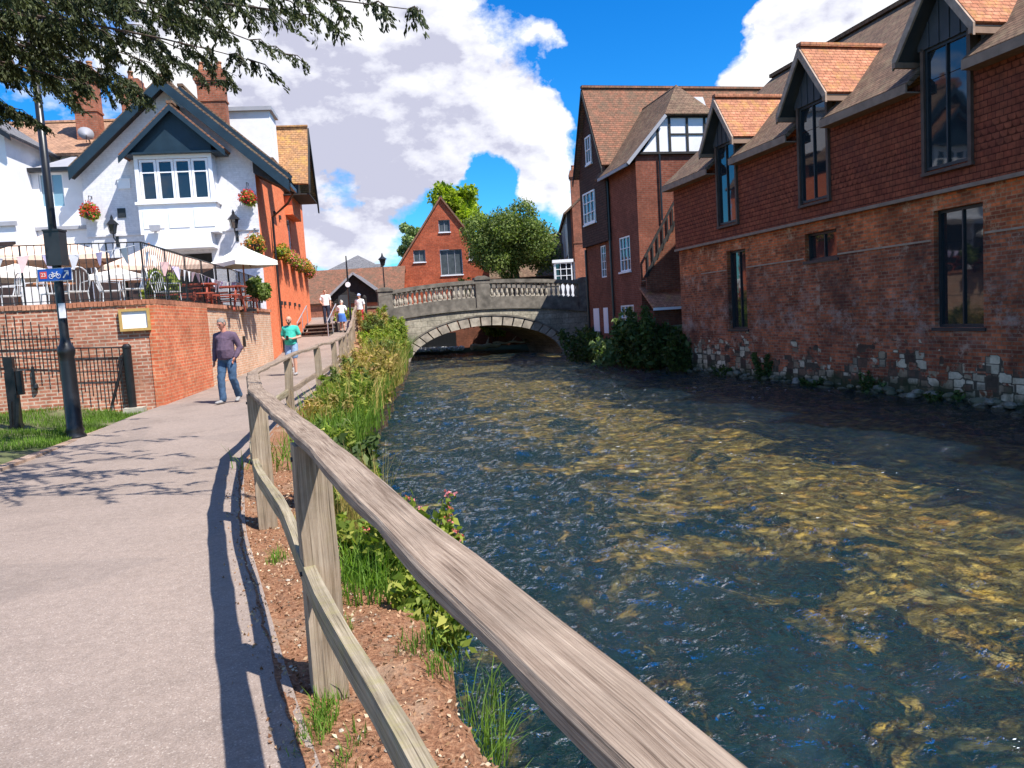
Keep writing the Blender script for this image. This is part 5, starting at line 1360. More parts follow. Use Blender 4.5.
lw = thing('low_brick_wall', 'low brown brick wall linking the black shed to the left end of the bridge', 'wall', (-7.75,43.2,0), radians(18))
mb = MB(); mb.box(-.9,.55,0,.3,.5,2.55); mb.build('brickwork', BR_CHIM, lw); mb = MB(); mb.box(-.95,.6,-.05,.35,2.55,2.65); mb.build('coping', STONED, lw)
wh = thing('jettied_white_house', 'narrow old house with brick chimney and white bay window beyond the bridge', 'building', (4.75,54,0), radians(-2))
mb = MB(); mb.box(0,6,0,14,1,5.15); mb.build('plaster_wall', WHITE, wh)
mb = MB(); mb.box(.02,6,-.02,.4,5.15,8.7); mb.prism([(.02,8.7),(6,8.7),(3,11.2)], 'y', -.02, .4); mb.build('brick_wall', BR_CHIM, wh)
mb = MB(); mb.box(-.25,6,.41,14,5.15,8.6); mb.build('timbered_side', GREYT, wh)
mb = MB()
for k in range(6): mb.box(-.28,-.251,.6+k*2.2,.85+k*2.2,5.2,8.55)
mb.box(-.3,-.25,.4,14,5.1,5.3); mb.build('white_studs', WHITE, wh)
mb = MB(); mb.slab([(-.5,-.3,8.45),(3,-.3,11.4),(3,14,11.4),(-.5,14,8.45)], .12); mb.slab([(3,-.3,11.4),(6.3,-.3,8.6),(6.3,14,8.6),(3,14,11.4)], .12); mb.build('roof', TL_MILL, wh)
chimney(wh, .12,.95,-.25,.5,2.3,11.3,2)
bw = MB(); bw.box(-1.35,-.05,-.3,2.2,2.3,3.75); bw.box(-1.45,.0,-.4,2.4,5.1,5.3); bb = bw.build('bay_window', WHITEP, wh)
window(bb, (0,-.3,0), X3, -Y3, -1.3,-.1,3.75,5.1, 3, 3, 0, .08, .08); window(bb, (-1.35,0,0), Y3, -X3, -.3,2.2,3.75,5.1, 4, 3, 0, .08, .08)
window(wh, (-.25,0,0), Y3, -X3, 1.5,3.0,5.7,7.9, 2, 4, -.06, .08, .08)
simple_house('dark_barn', 'dark boarded barn with a brown tiled roof half hidden behind the round green tree', (1.0,61,0), radians(4), -2.0, 4.6, 0, 6, 0, 4.9, 8.2, BLACKT, TL_MILL)
# the mill race walls and logs seen under the arch
rw = thing('race_wall', 'brick race wall, coloured dark for shade, above the weir behind the bridge arch', 'wall', (-6.3,53.9,0), radians(3))
mb = MB(); mb.box(-1.8,13,0,.5,-1.7,2.3); mb.build('brickwork', BR_DARK, rw); mb = MB(); mb.box(-1.5,2.6,-.03,-.001,-.9,.75); mb.build('sluice_opening', BLACK, rw); mb = MB(); mb.box(-1.85,13,-.05,.55,2.3,2.42); mb.build('coping', STONED, rw)  # dull brick stands in for shade here; black panel paints the opening's dark
wr_ = MB(); wr_.prism([(-8.2,53.1),(5.4,53.4),(5.4,62),(-8.2,62)], 'z', -1.6, -.36); tag(wr_.build('weir', m_plain('wet_dark_weir_stone', (.03,.035,.03), .3, .3, 3, .4), None), 'dark wet stone weir under the far side of the bridge', 'weir')
def log(x, y, z, L, r, a, label):
    o = MB(); n = 8; o.tube([(L*(k/n-.5), .06*sin(k), .05*sin(k*1.7)) for k in range(n+1)], [r*(1-.4*k/n) for k in range(n+1)], 8)
    o.tube([(0,0,0),(.3,.25,.35),(.4,.3,.6)], [r*.5,r*.35,r*.15], 6)
    tag(o.build('driftwood_log', m_plain('pale_driftwood', (.5,.42,.3), .9, .2, 4, .5), loc=(x,y,z), rz=a), label, 'log', 'driftwood behind the arch')
log(-1.6,52.4,-.3,2.2,.20,.5,'thick pale driftwood log lodged on the weir under the bridge'); log(.1,52.7,-.15,2.6,.09,-.3,'thin grey driftwood branch lodged right of the pale log')
bush('shrub', -1.0, 53.2, -.1, 1.0, 1500, .16, L_WEED, 'green bush growing behind the pale log seen through the arch', clumps=7)
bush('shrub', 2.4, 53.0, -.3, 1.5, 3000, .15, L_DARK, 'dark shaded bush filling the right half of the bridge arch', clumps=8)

# trees
def tree(name, label, x, y, z, h, cr, cz, n, size, mat, trunk=.25, clumps=26, flat=.85, group=None, seed=1):
    rnd = random.Random(seed); o = thing(name, label, 'tree', (x,y,z), 0, group)
    C, R = [], []
    for k in range(clumps):
        a = rnd.uniform(0, 2*pi); u = rnd.random()**.55*.82; ph = rnd.uniform(-1, 1)
        s = sqrt(max(0, 1-ph*ph))
        C.append((cr*u*s*cos(a), cr*u*s*sin(a), cz + cr*flat*u*ph)); R.append(cr*rnd.uniform(.22,.42))
    P, d = clump_points(C, R, n, .5)
    leaf_obj('crown', P, size, mat, o, outward=d, elong=1.5)
    m = MB(); m.tube([(0,0,-.3),(.05*h,0,cz*.45),(0,0,cz)], [trunk,trunk*.75,trunk*.35], 10)
    for k in range(min(12, len(C))):
        c = Vector(C[k]); b = V(0,0,cz*(.45+.04*k)); m.tube([b, (b+c)/2+V(0,0,.2), c], [trunk*.35, trunk*.2, trunk*.08], 6)
    m.build('trunk', BARK, o); return o
tree('round_tree', 'dense rounded mid green tree in front of the red gabled mill', .45, 55.5, 2.2, 8, 3.3, 4.5, 62000, .115, L_TREE, .28, 46, .9, seed=3)
tree('yellow_green_tree', 'bright yellow green tree top rising behind the red gable', -4.2, 76, 2.2, 13, 3.3, 9.6, 9000, .26, L_YEL, .25, 16, 1.15, seed=5)
tree('pale_green_tree', 'small pale green tree top showing left of the red gable', -9.6, 80, 2.2, 9, 1.7, 7.6, 3500, .2, L_PALE, .2, 10, 1.4, seed=6)
tree('distant_tree', 'dark green treetop just above the red roofs by the slim street lamp', -10.8, 88, 2.2, 7, 1.9, 4.4, 2500, .24, L_TREE, .2, 9, .8, seed=8)
tree('distant_tree', 'small dark treetop peeping over the red tiled roof beside the orange wall', -21.5, 90, 2.2, 7, 1.9, 4.0, 2500, .24, L_TREE, .2, 9, .8, seed=9)
bush('shrub', -2.3, 57.5, 2.2, 1.5, 3000, .16, L_WEED, 'bright green bush behind the left half of the balustrade', clumps=9)
bush('shrub', -9.0, 42.3, 1.7, .6, 900, .09, L_WEED, 'green bush behind the people on the steps')

# lamps and posts by the bridge
sl_ = thing('street_lamp', 'slim black street lamp with small lantern in front of the red roofs', 'street lamp', (-7.4,47.3,2.2))
mb = MB(); mb.lathe([(.1,0),(.07,.6),(.045,.7),(.035,2.9)], (0,0,0), 10); mb.build('column', BLACK, sl_)
mb = MB(); mb.lathe([(.03,2.9),(.12,2.98),(.2,3.3),(.28,3.34),(.08,3.5),(.02,3.72)], (0,0,0), 8); mb.build('lantern', BLACK, sl_)
sp = thing('sign_pole', 'tall dark tapering pole with a small round white sign beside the walkers', 'pole', (-7.75,38.2,1.35))
mb = MB(); mb.tube([(0,0,0),(0,0,2.2),(0,0,3.7)], [.05,.055,.03], 8); mb.build('column', BLACK, sp)
mb = MB(); mb.tube([(.0,-.07,2.3),(.0,-.05,2.3)], .13, 16); mb.build('sign_disc', PAPER, sp)
gp = MB(); gp.box(-.09,.09,-.09,.09,0,1.5); gp.lathe([(.12,1.5),(.1,1.58),(.02,1.66)], (0,0,0), 8)
tag(gp.build('gate_post', BLACKT, loc=(-7.75,42.3,1.6)), 'dark timber gate post at the left end of the bridge parapet', 'post')
# timber steps
ts = thing('timber_steps', 'flight of dark timber steps with metal handrails at the end of the orange wall', 'steps', (-9.55,36.8,.95), radians(-4))
for k in range(5):
    m = MB(); m.box(-.55,.95,.0+k*.32,.36+k*.32,.12+k*.17,.17+k*.17); m.build('tread', WOODS, ts)
mb = MB()
for s in (-.55,.9): mb.beam((s,0,-.05),(s,1.7,.85),.05,.2)
mb.build('stringers', BLACKT, ts)
for s in (-.5,.98):
    m = MB(); m.tube([(s,0,-.1),(s,0,.95),(s,1.6,1.8),(s,1.6,.8)], .025, 6); m.tube([(s,.8,.4),(s,.8,1.4)], .02, 6); m.build('handrail', STEEL, ts)
mb = MB(); mb.box(-.55,.95,1.61,3.0,-.2,.86); mb.build('landing', WOODS, ts)

# ------------------------------------------------------------------ people
SKIN = m_plain('skin', (.56,.30,.21), .55, .06, 8, .05); SKINR = m_plain('ruddy_skin', (.55,.24,.17), .55, .08, 8, .05)
def vox_mesh(name, hulls, mat, parent, voxel=.008, smooth=5, disp=0.0, dscale=.12, decals=None):
    """every hull is a list of ellipsoids (centre, (rx,ry,rz)); all are fused into one continuous skin"""
    bm = bmesh.new()
    for H_ in hulls:
        vs = []
        for c, r in H_:
            r = r if hasattr(r, '__len__') else (r, r, r)
            for i in range(7):
                th = pi*(i+.5)/7
                for j in range(12):
                    a = 2*pi*j/12
                    vs.append(bm.verts.new((c[0]+r[0]*sin(th)*cos(a), c[1]+r[1]*sin(th)*sin(a), c[2]+r[2]*cos(th))))
        res = bmesh.ops.convex_hull(bm, input=vs)
        dead = [v for v in res['geom_interior'] if isinstance(v, bmesh.types.BMVert) and v.is_valid]
        if dead: bmesh.ops.delete(bm, geom=list(set(dead)), context='VERTS')
    me = bpy.data.meshes.new(name+'_src'); bm.to_mesh(me); bm.free()
    ob = bpy.data.objects.new(name+'_src', me); COL.objects.link(ob)
    md = ob.modifiers.new('r', 'REMESH'); md.mode = 'VOXEL'; md.voxel_size = voxel; md.use_smooth_shade = True
    s_ = ob.modifiers.new('s', 'SMOOTH'); s_.iterations = smooth; s_.factor = .5
    if disp:
        tx = bpy.data.textures.new(name+'_folds', 'CLOUDS'); tx.noise_scale = dscale; tx.noise_depth = 2
        d_ = ob.modifiers.new('d', 'DISPLACE'); d_.texture = tx; d_.strength = disp; d_.mid_level = .45; d_.texture_coords = 'LOCAL'
    dg = bpy.context.evaluated_depsgraph_get(); dg.update()
    m2 = bpy.data.meshes.new_from_object(ob.evaluated_get(dg)); bpy.data.objects.remove(ob)
    m2.name = name; m2.materials.clear()
    for mm in (mat if isinstance(mat, (list, tuple)) else [mat]): m2.materials.append(mm)
    if decals:
        bm = bmesh.new(); bm.from_mesh(m2)
        for (c, r, sc, mi) in decals:
            res = bmesh.ops.create_icosphere(bm, subdivisions=2, radius=r, matrix=Matrix.Translation(c) @ Matrix.Diagonal((*sc, 1)))
            for v in res['verts']:
                for f in v.link_faces: f.material_index = mi; f.smooth = True
        bm.to_mesh(m2); bm.free()
    m2.polygons.foreach_set('use_smooth', [True]*len(m2.polygons))
    o = bpy.data.objects.new(name, m2); COL.objects.link(o); o.parent = parent
    return o
def person(label, loc, rz, H, pose, top, bottom, skin, hair, sleeves='long', legs='long', hairm=None, shoe=None, belly=0.0, skirt=False, cap=None, detail=True, beard=None, build=1.0):
    o = thing('person', label, 'person', loc, rz); k = H/1.75; W = build
    P = dict(pelvis=(0,0,.95), waist=(0,-.01,1.10), chest=(0,0,1.29), neck=(0,.01,1.47), face=(0,-.02,1.62))
    for s, n in ((-1,'r'),(1,'l')):
        P['sh'+n] = (s*.18*W,.01,1.385); P['el'+n] = (s*.235*W,.03,1.13); P['wr'+n] = (s*.24*W,-.03,.89); P['pa'+n] = (s*.24*W,-.05,.82)
        P['hi'+n] = (s*.09,0,.90); P['kn'+n] = (s*.10,-.01,.50); P['an'+n] = (s*.10,.02,.09); P['he'+n] = (s*.10,.05,.04); P['to'+n] = (s*.115,-.14,.032)
    look = pose.pop('look', (0,-1,-.05)); P.update(pose); P = {a: V(*b)*k for a, b in P.items()}
    fw = V(*look).normalized(); up = (V(0,0,1) - fw*fw.z).normalized(); sd = up.cross(fw)*-1
    f = P['face']
    def E3(r): return tuple(x*k for x in r)
    # oriented ellipsoid stand-in for the head: two offset balls keep it long front to back
    skull = [(f - fw*.018*k + up*.028*k, .080*k), (f + fw*.012*k + up*.022*k, .075*k), (f + fw*.012*k - up*.01*k, .070*k)]
    jaw = [(f + fw*.020*k - up*.02*k, .062*k), (f + fw*.044*k - up*.082*k, .030*k), (f - fw*.0*k - up*.058*k + sd*.03*k, .028*k), (f - fw*.0*k - up*.058*k - sd*.03*k, .028*k)]
    nose = [(f + fw*.083*k + up*.018*k, .009*k), (f + fw*.104*k - up*.022*k, .012*k), (f + fw*.085*k - up*.026*k, .017*k)]
    brow = [(f + fw*.074*k + up*.030*k + sd*.035*k, .012*k), (f + fw*.074*k + up*.030*k - sd*.035*k, .012*k)]
    hulls = [skull, jaw, nose, brow, [(P['neck'] - V(0,0,.04)*k, .062*k), (f - up*.06*k - fw*.015*k, .052*k)]]
    for s in (-1,1): hulls.append([(f + sd*s*.080*k + up*.012*k - fw*.008*k, .014*k), (f + sd*s*.078*k - up*.022*k, .011*k)])
    ch, wa, pe = (P['chest'], E3((.150*W,.105+belly*.4,.12))), (P['waist'], E3((.140*W+belly*.35,.105+belly,.11))), (P['pelvis'], E3((.155,.115+belly*.4,.10)))
    hulls += [[ch, (P['shr'], .058*k), (P['shl'], .058*k), (P['neck']-V(0,0,.05)*k, .06*k)], [ch, wa], [wa, pe], [pe, (P['hir'], .085*k), (P['hil'], .085*k)]]
    fing = []
    for s, n in ((-1,'r'),(1,'l')):
        hulls += [[(P['sh'+n], .055*k), (P['el'+n], .041*k)], [(P['el'+n], .041*k), (P['wr'+n], .027*k)],
                  [(P['hi'+n], .088*k), (P['kn'+n], .056*k)], [(P['kn'+n], .056*k), (P['an'+n], .037*k)], [((P['kn'+n]*.68+P['an'+n]*.32)+V(0,.018,0)*k, .055*k), (P['kn'+n]*.3+P['an'+n]*.7, .04*k)],
                  [(P['he'+n], .034*k), (P['to'+n], .028*k)]]
        pa, wr = P['pa'+n], P['wr'+n]; d = (pa-wr).normalized(); ax = V(0,-1,0) - d*(-d.y); ax = ax.normalized() if ax.length > .15 else V(0,0,1); th = d.cross(ax)
        for q in range(4):
            b = pa + ax*(.030-.020*q)*k + d*.008*k; L = (.060,.068,.064,.050)[q]*k; hulls.append([(wr, .022*k), (b, .0115*k)])
            m1 = b + d*L*.5; m2 = m1 + (d*.8 + th*(-.5*s))*L*.5
            hulls += [[(b, .0095*k), (m1, .009*k)], [(m1, .009*k), (m2, .0078*k)]]
        t0 = wr + d*.02*k + ax*.022*k; t1 = t0 + (ax*.7+d*.7)*.035*k; hulls += [[(t0, .013*k), (t1, .011*k)], [(t1, .011*k), (t1 + d*.028*k, .009*k)]]
    dec = [(f + fw*.078*k + sd*s*.030*k + up*.006*k, .0105*k, (1.2,1,.75), 1) for s in (-1,1)] + [(f + fw*.081*k + sd*s*.031*k + up*.029*k, .013*k, (1.3,.8,.35), 3) for s in (-1,1)] + [(f + fw*.078*k - up*.050*k, .019*k, (1.2,.7,.33), 2)]
    body = vox_mesh('body', hulls, [skin, BLACKT, m_lip, hairm or DARKB], o, .0068*k, 3, decals=dec)
    g = .018*k
    G = lambda e, x=g: (e[0], tuple(v+x for v in (e[1] if hasattr(e[1], '__len__') else (e[1],)*3)))
    hemc = P['pelvis'] + V(0,0,-.02)*k
    S_ = [[G(ch), G((P['shr'], .050*k)), G((P['shl'], .050*k)), G((P['neck']-V(0,0,.055)*k, .055*k))], [G(ch), G(wa)], [G(wa), (hemc, E3((.182,.142+belly*.75,.055)))]]
    for n in 'rl':
        if sleeves == 'long': S_ += [[G((P['sh'+n], .052*k)), G((P['el'+n], .042*k))], [G((P['el'+n], .046*k)), G((P['wr'+n]*.93+P['el'+n]*.07, .027*k))]]
        else: S_ += [[G((P['sh'+n], .052*k)), (P['sh'+n]*.35+P['el'+n]*.65, .068*k)]]
    vox_mesh('shirt' if sleeves == 'short' else 'jumper', S_, top, o, .009*k, 4, .022*k, .13)
    if skirt:
        mb_ = MB(); c = P['pelvis']; kn = (P['knr']+P['knl'])/2
        pr = [(c.z+.06*k, .165*k), (c.z-.06*k, .195*k), ((c.z+kn.z)/2, .225*k), (kn.z+.06*k, .25*k)]; n = 28; rings = []
        for z, r in pr:
            t = (c.z-z)/(c.z-kn.z); rings.append([V(c.x*(1-t)+kn.x*t + r*(1+.07*t*sin(7*a))*cos(a), c.y*(1-t)+kn.y*t + r*.8*(1+.07*t*sin(7*a))*sin(a), z) for a in [2*pi*q/n for q in range(n)]])
        for a_, b_ in zip(rings, rings[1:]):
            for q in range(n): mb_.face([a_[q], b_[q], b_[(q+1)%n], a_[(q+1)%n]])
        mb_.face(rings[0]); mb_.build('skirt', bottom, o, smooth=True)
    else:
        T_ = [[(P['pelvis']-V(0,0,.01)*k, E3((.168,.128+belly*.4,.085))), (P['hir'], .098*k), (P['hil'], .098*k)]]
        for n in 'rl':
            if legs == 'long': T_ += [[(P['hi'+n], .102*k), (P['kn'+n], .077*k)], [(P['kn'+n], .077*k), (P['an'+n]+V(0,.01,-.01)*k, .072*k)]]
            else: T_ += [[(P['hi'+n], .104*k), (P['hi'+n]*.15+P['kn'+n]*.85, .092*k)]]
        vox_mesh('trousers' if legs == 'long' else 'shorts', T_, bottom, o, .009*k, 4, .026*k, .11)
    for n in 'rl':
        he, to = P['he'+n], P['to'+n]
        vox_mesh('shoe', [[(he, E3((.040,.044,.040))), (he*.5+to*.5, E3((.042,.04,.036))), (to, E3((.042,.045,.028)))], [(he, .040*k), (he*.4+P['an'+n]*.6, .044*k)]], shoe or BLACKT, o, .006*k, 3)
    if hair != 'none':
        c = f + up*.040*k - fw*.026*k
        hh_ = [[(c, .082*k), (c + fw*.030*k + up*.012*k, .070*k), (c - up*.035*k - fw*.006*k, .070*k)]]
        for s in (-1,1): hh_.append([(c + sd*s*.045*k + fw*.03*k, .040*k), (c + sd*s*.050*k - up*.035*k + fw*.025*k, .030*k)])
        if hair == 'bun': hh_.append([(c - fw*.08*k + up*.03*k, .042*k)])
        vox_mesh('hair', hh_, hairm, o, .006*k, 2, .012*k, .03)
    if beard:
        vox_mesh('beard', [[(f + fw*.050*k - up*.085*k, .034*k), (f + fw*.020*k - up*.05*k + sd*.045*k, .026*k), (f + fw*.020*k - up*.05*k - sd*.045*k, .026*k)], [(f + fw*.050*k - up*.085*k, .034*k), (f + fw*.055*k - up*.12*k, .022*k)]], beard, o, .006*k, 2, .01*k, .03)
    if cap:
        c = f + up*.050*k - fw*.015*k; vox_mesh('cap', [[(c, (.090*k,.092*k,.07*k)), (c+fw*.02*k, .085*k)], [(c + fw*.06*k - up*.005*k, .05*k), (c + fw*.12*k - up*.015*k, (.045*k,.045*k,.012*k))]], cap, o, .007*k, 2)
    return o, P, k
m_lip = m_plain('lip_skin', (.40,.13,.11), .5, .05, 9, .02)
KNITP = m_plain('purple_grey_knit', (.115,.075,.115), .9, .18, 14, .5); JEANS = m_plain('blue_denim', (.05,.095,.17), .85, .25, 7, .4); JEANSL = m_plain('light_blue_denim', (.22,.32,.48), .85, .25, 7, .4)
TEAL = m_plain('teal_green_cotton', (.05,.44,.34), .85, .12, 6, .3); PALEF = m_plain('pale_shirt_print', (.55,.72,.70), .85, .1, 6, .2)
GREYH = m_plain('grey_hair', (.22,.19,.17), .8, .25, 30, .4); WHITEH = m_plain('white_grey_hair', (.6,.57,.52), .8, .15, 30, .4); BROWNH = m_plain('brown_hair', (.12,.06,.035), .8, .25, 30, .4); DARKB = m_plain('dark_beard_hair', (.05,.03,.025), .85, .2, 40, .4)
WCOT = m_plain('white_cotton', (.82,.80,.80), .85, .05, 6, .2); DARKC = m_plain('dark_navy_cloth', (.03,.035,.06), .85, .2, 6, .2); BLUEC = m_plain('blue_cotton', (.06,.16,.48), .85, .2, 6, .3); REDC = m_plain('red_cotton', (.52,.03,.05), .85, .2, 6, .3)
TRAIN = m_plain('grey_white_trainer', (.30,.29,.29), .6, .2, 12, .1)
z1 = pz(16.25)
man1 = person('grey haired man in a purple grey jumper and blue jeans walking past the brick wall', (-5.97,16.25,z1), radians(-8), 1.79,
    dict(waist=(0,-.03,1.10), knr=(-.11,-.10,.50), anr=(-.10,-.13,.10), her=(-.10,-.10,.045), tor=(-.14,-.30,.035),
         knl=(.115,-.04,.50), anl=(.085,.20,.15), hel=(.085,.25,.12), tol=(.10,.07,.04), neck=(-.005,-.01,1.47), face=(-.02,-.055,1.625),
         elr=(-.265,.06,1.13), wrr=(-.27,.0,.89), par=(-.27,-.03,.82), ell=(.275,.07,1.13), wrl=(.215,-.06,.93), pal=(.19,-.09,.87), look=(-.30,-.9,-.28)),
    KNITP, JEANS, SKINR, 'short', 'long', 'long', GREYH, TRAIN, belly=.05, build=1.06)
z2 = pz(23.2)
man2 = person('bald bearded man in a teal t-shirt and light denim shorts walking behind the fence', (-6.55,23.2,z2), radians(-4), 1.78,
    dict(waist=(0,-.03,1.10), knl=(.10,-.07,.50), anl=(.10,-.06,.10), hel=(.10,-.03,.04), tol=(.11,-.22,.035),
         knr=(-.10,-.09,.50), anr=(-.09,.20,.26), her=(-.09,.25,.23), tor=(-.09,.16,.07), face=(0,-.05,1.63),
         elr=(-.27,.03,1.13), wrr=(-.12,-.22,1.07), par=(-.06,-.25,1.09), ell=(.275,.02,1.12), wrl=(.13,-.22,1.08), pal=(.07,-.25,1.10), look=(-.08,-1,-.22)),
    TEAL, JEANSL, SKIN, 'none', 'short', 'short', None, TRAIN, belly=.05, beard=DARKB, build=1.04)
ph_ = MB(); ph_.box(-.035,.045,-.315,-.30,1.06,1.19); tag(ph_.build('phone', BLACK, loc=(-6.55,23.2,z2), rz=radians(-4)), 'small dark phone held by the man in the teal t-shirt', 'phone')
person('man in a white t-shirt and dark trousers standing at the top of the timber steps', (-9.05,38.75,1.81), radians(8), 1.72, dict(elr=(-.28,.03,1.13), wrr=(-.17,-.17,1.0), par=(-.12,-.20,.99)), WCOT, DARKC, SKIN, 'short', 'short', 'long', BROWNH, BLACKT)
person('grey haired woman in a white top and blue skirt seen from behind on the path', (-8.15,38.0,pz(38.0)), radians(175), 1.62, dict(chest=(0,-.05,1.27), neck=(0,-.10,1.43), face=(0,-.17,1.57), shr=(-.17,-.08,1.345), shl=(.17,-.08,1.345), elr=(-.25,-.12,1.12), ell=(.25,-.12,1.12), wrr=(-.20,-.30,1.0), wrl=(.19,-.30,1.0), par=(-.19,-.36,.98), pal=(.18,-.36,.98), knl=(.1,-.12,.5), anl=(.1,-.02,.1), hel=(.1,.02,.04), tol=(.1,-.18,.03), look=(0,-.9,-.4)), WCOT, BLUEC, SKIN, 'bun', 'short', 'short', WHITEH, BLACKT, skirt=True, build=.93)
person('walker in a white top, red trousers and a pale blue cap beside the dark pole', (-7.45,39.2,pz(39.2)), radians(-15), 1.72, dict(anr=(-.1,.15,.1), her=(-.1,.18,.05), tor=(-.1,0,.03)), WCOT, REDC, SKIN, 'short', 'short', 'long', GREYH, BLACKT, cap=m_plain('pale_blue_cap', (.45,.55,.8), .8, .1))

# ------------------------------------------------------------------ plants on the banks
def weed_clump(x, y, z, r, h, n, mat, label, size=.05, stems=9, flowers=None, name='bank_plant', lean=(0,0), cat='plant', acc=None):
    """upright leafy stems rising from a root"""
    o = thing(name, label, cat, (x,y,z)) if acc is None else None; P = []; D = []; m = MB(); F_ = []
    for s in range(stems):
        a = random.uniform(0,2*pi); rr = r*sqrt(random.random())*.6; hh = h*random.uniform(.55,1.05)
        b = V(rr*cos(a), rr*sin(a), -.05); t = b + V(cos(a)*r*.5+lean[0]*hh, sin(a)*r*.5+lean[1]*hh, hh); mid = (b+t)/2 + V(cos(a)*-.03,sin(a)*-.03,.1*hh)
        m.tube([b, mid, t], [.006+.004*h,.005,.002], 5)
        k = n//stems
        for _ in range(k):
            u = random.random()**.8; p = b*(1-u)**2 + mid*2*u*(1-u) + t*u*u
            q = V(random.gauss(0,1), random.gauss(0,1), random.gauss(0,.5)); q = q.normalized()*random.uniform(.2,1)*r*.42*(1.1-u*.6)
            P.append(p+q); D.append(q.normalized())
        F_.append(t)
    if acc is not None:
        acc.append((np.array([tuple(p) for p in P])+[x,y,z], np.array([tuple(d) for d in D]), size)); return
    leaf_obj('foliage', P, size, mat, o, outward=np.array([tuple(d) for d in D]), elong=2.1)
    m.build('stems', mat, o)
    if flowers:
        pts = [tuple(f + V(random.gauss(0,.02),random.gauss(0,.02),random.gauss(0,.015))) for f in F_ for _ in range(16)]
        leaf_obj('flowers', pts, .02, flowers, o, elong=1.2)
    return o
def tuft(name, label, x, y, z, rx, ry, n, h, w, mat, lean=.7, tilt=None, rz=None, kind='stuff'):
    X = np.clip(rng.normal(size=n), -1.7, 1.7)*rx; Y = np.clip(rng.normal(size=n), -1.9, 1.9)*ry
    B = np.stack([x+X, y+Y, np.full(n, z)], 1)
    o = blade_quads(B, h, w, lean, mat, name, None, tilt); tag(o, label, 'grass', kind=kind); return o
# foreground
weed_clump(-.78,4.95,-.22,.30,.75,1300,L_WEED,'leafy green plant with pink flower heads leaning over the water behind the near rail',.036,18,L_PINK, lean=(.10,.05))
weed_clump(-.98,5.35,-.15,.30,.50,1300,L_WEED,'bushy green weeds on the bank just left of the pink flowered plant',.034,16)
weed_clump(-.55,4.45,-.30,.24,.42,800,L_WEED,'low leafy weed at the water edge right of the flowering plant',.036,10, lean=(.12,0))
weed_clump(-1.72,7.1,-.12,.36,.85,2200,L_DARK,'glossy dark leaved bush growing behind the second near fence post',.05,14)
weed_clump(-1.42,6.75,-.2,.28,.55,1100,L_WEED,'yellow green leaves trailing by the nearest tall fence post',.042,12)
tuft('tall_grass','long green grass tufts along the near bank edge below the rail',-1.0,5.0,-.10,.11,.28,700,.24,.010,L_GRASS,.9,(.25,-.1,0))
tuft('tall_grass','thin grass at the very edge of the near bank by the water',-.22,3.4,-.35,.06,.25,160,.16,.006,L_GRASS,1.1,(.5,0,0))
tuft('tall_grass','fine grass seed stems between post and water',-1.25,5.9,-.12,.12,.25,260,.55,.005,L_GOLD,.4)
for i, (x, y, nn, rx, ry) in enumerate([(-1.02,3.95,150,.05,.09),(-.88,3.05,330,.035,.14),(-1.75,5.4,70,.04,.05),(-.55,3.75,90,.06,.08),(-.40,3.5,70,.05,.05),(-1.15,4.4,60,.03,.06),(-1.85,6.3,90,.05,.1),(-.70,2.75,90,.02,.12)]):
    tuft('grass_tuft','small tuft of short green grass on the reddish bank',x,y,-.045,rx,ry,nn,.075,.006,L_GRASS,.8)
# litter of leaves and grit on the bank
n = 5200; yy = rng.uniform(.6, 9, n); ff = rng.random(n)
P3 = np.array([np.array(bankpt(a, b*NB*.98)) + [0,0,.006] for a, b in zip(yy, ff)])
sp_ = rng.random(n) < .10; P3[sp_,0] = np.array([lerp_t(a, PATH_R) for a in yy[sp_]]) - np.abs(rng.normal(size=sp_.sum()))*.10; P3[sp_,2] = .006
o = leaf_obj('leaf_litter', P3, .013, m_leaf('dry_leaf_litter', (.14,.06,.03), (.42,.25,.14), .1, (.6,.48,.34)), elong=1.8); tag(o, 'scattered dry leaf litter and grit on the reddish bank', 'leaf litter', kind='stuff')
n = 150; yy = rng.uniform(1, 9, n); ff = rng.random(n)
P3 = np.array([np.array(bankpt(a, b*NB*.98)) + [0,0,.004] for a, b in zip(yy, ff)])
m = MB()
for p in P3:
    r_ = random.uniform(.006,.022); m.ball(tuple(p), r_*.6, 6, 4, sx=random.uniform(.8,1.4), sz=.6)
tag(m.build('pebbles', STONEB), 'small pale pebbles scattered on the reddish bank', 'pebbles', kind='stuff')
# long bed of weeds between fence and water, clump by clump
k = 0; y = 9.5; ACC = {}
LAB = ['bushy','leafy','tangled','feathery','dense','ragged']
while y < 43.5:
    xb, xf = lerp_t(y, BANK), np.interp(y, [a for a,b in FX], [b for a,b in FX]); far = (y-9)/34
    hh = np.interp(y, [9,13,18,24,32,43],[.36,.55,.80,1.0,1.25,1.5])*random.choice([.45,.7,.9,1.0,1.25,1.35])
    f = random.uniform(.2,.75); x = xf+.35 + (xb-xf-.2)*f
    golden = (17.5 < y < 23.5 and random.random() < .6)
    mat = L_GOLD if golden or random.random() < .13 else random.choice([L_WEED, L_WEED, L_TREE, L_WEED])
    weed_clump(x, y, pz(y)*.5-.3, .33+.42*far, hh, int(1300+1000*far), mat, '', .028+.036*far, 14, acc=ACC.setdefault(mat.name, (mat, []))[1])
    k += 1; y += .36 + .36*far
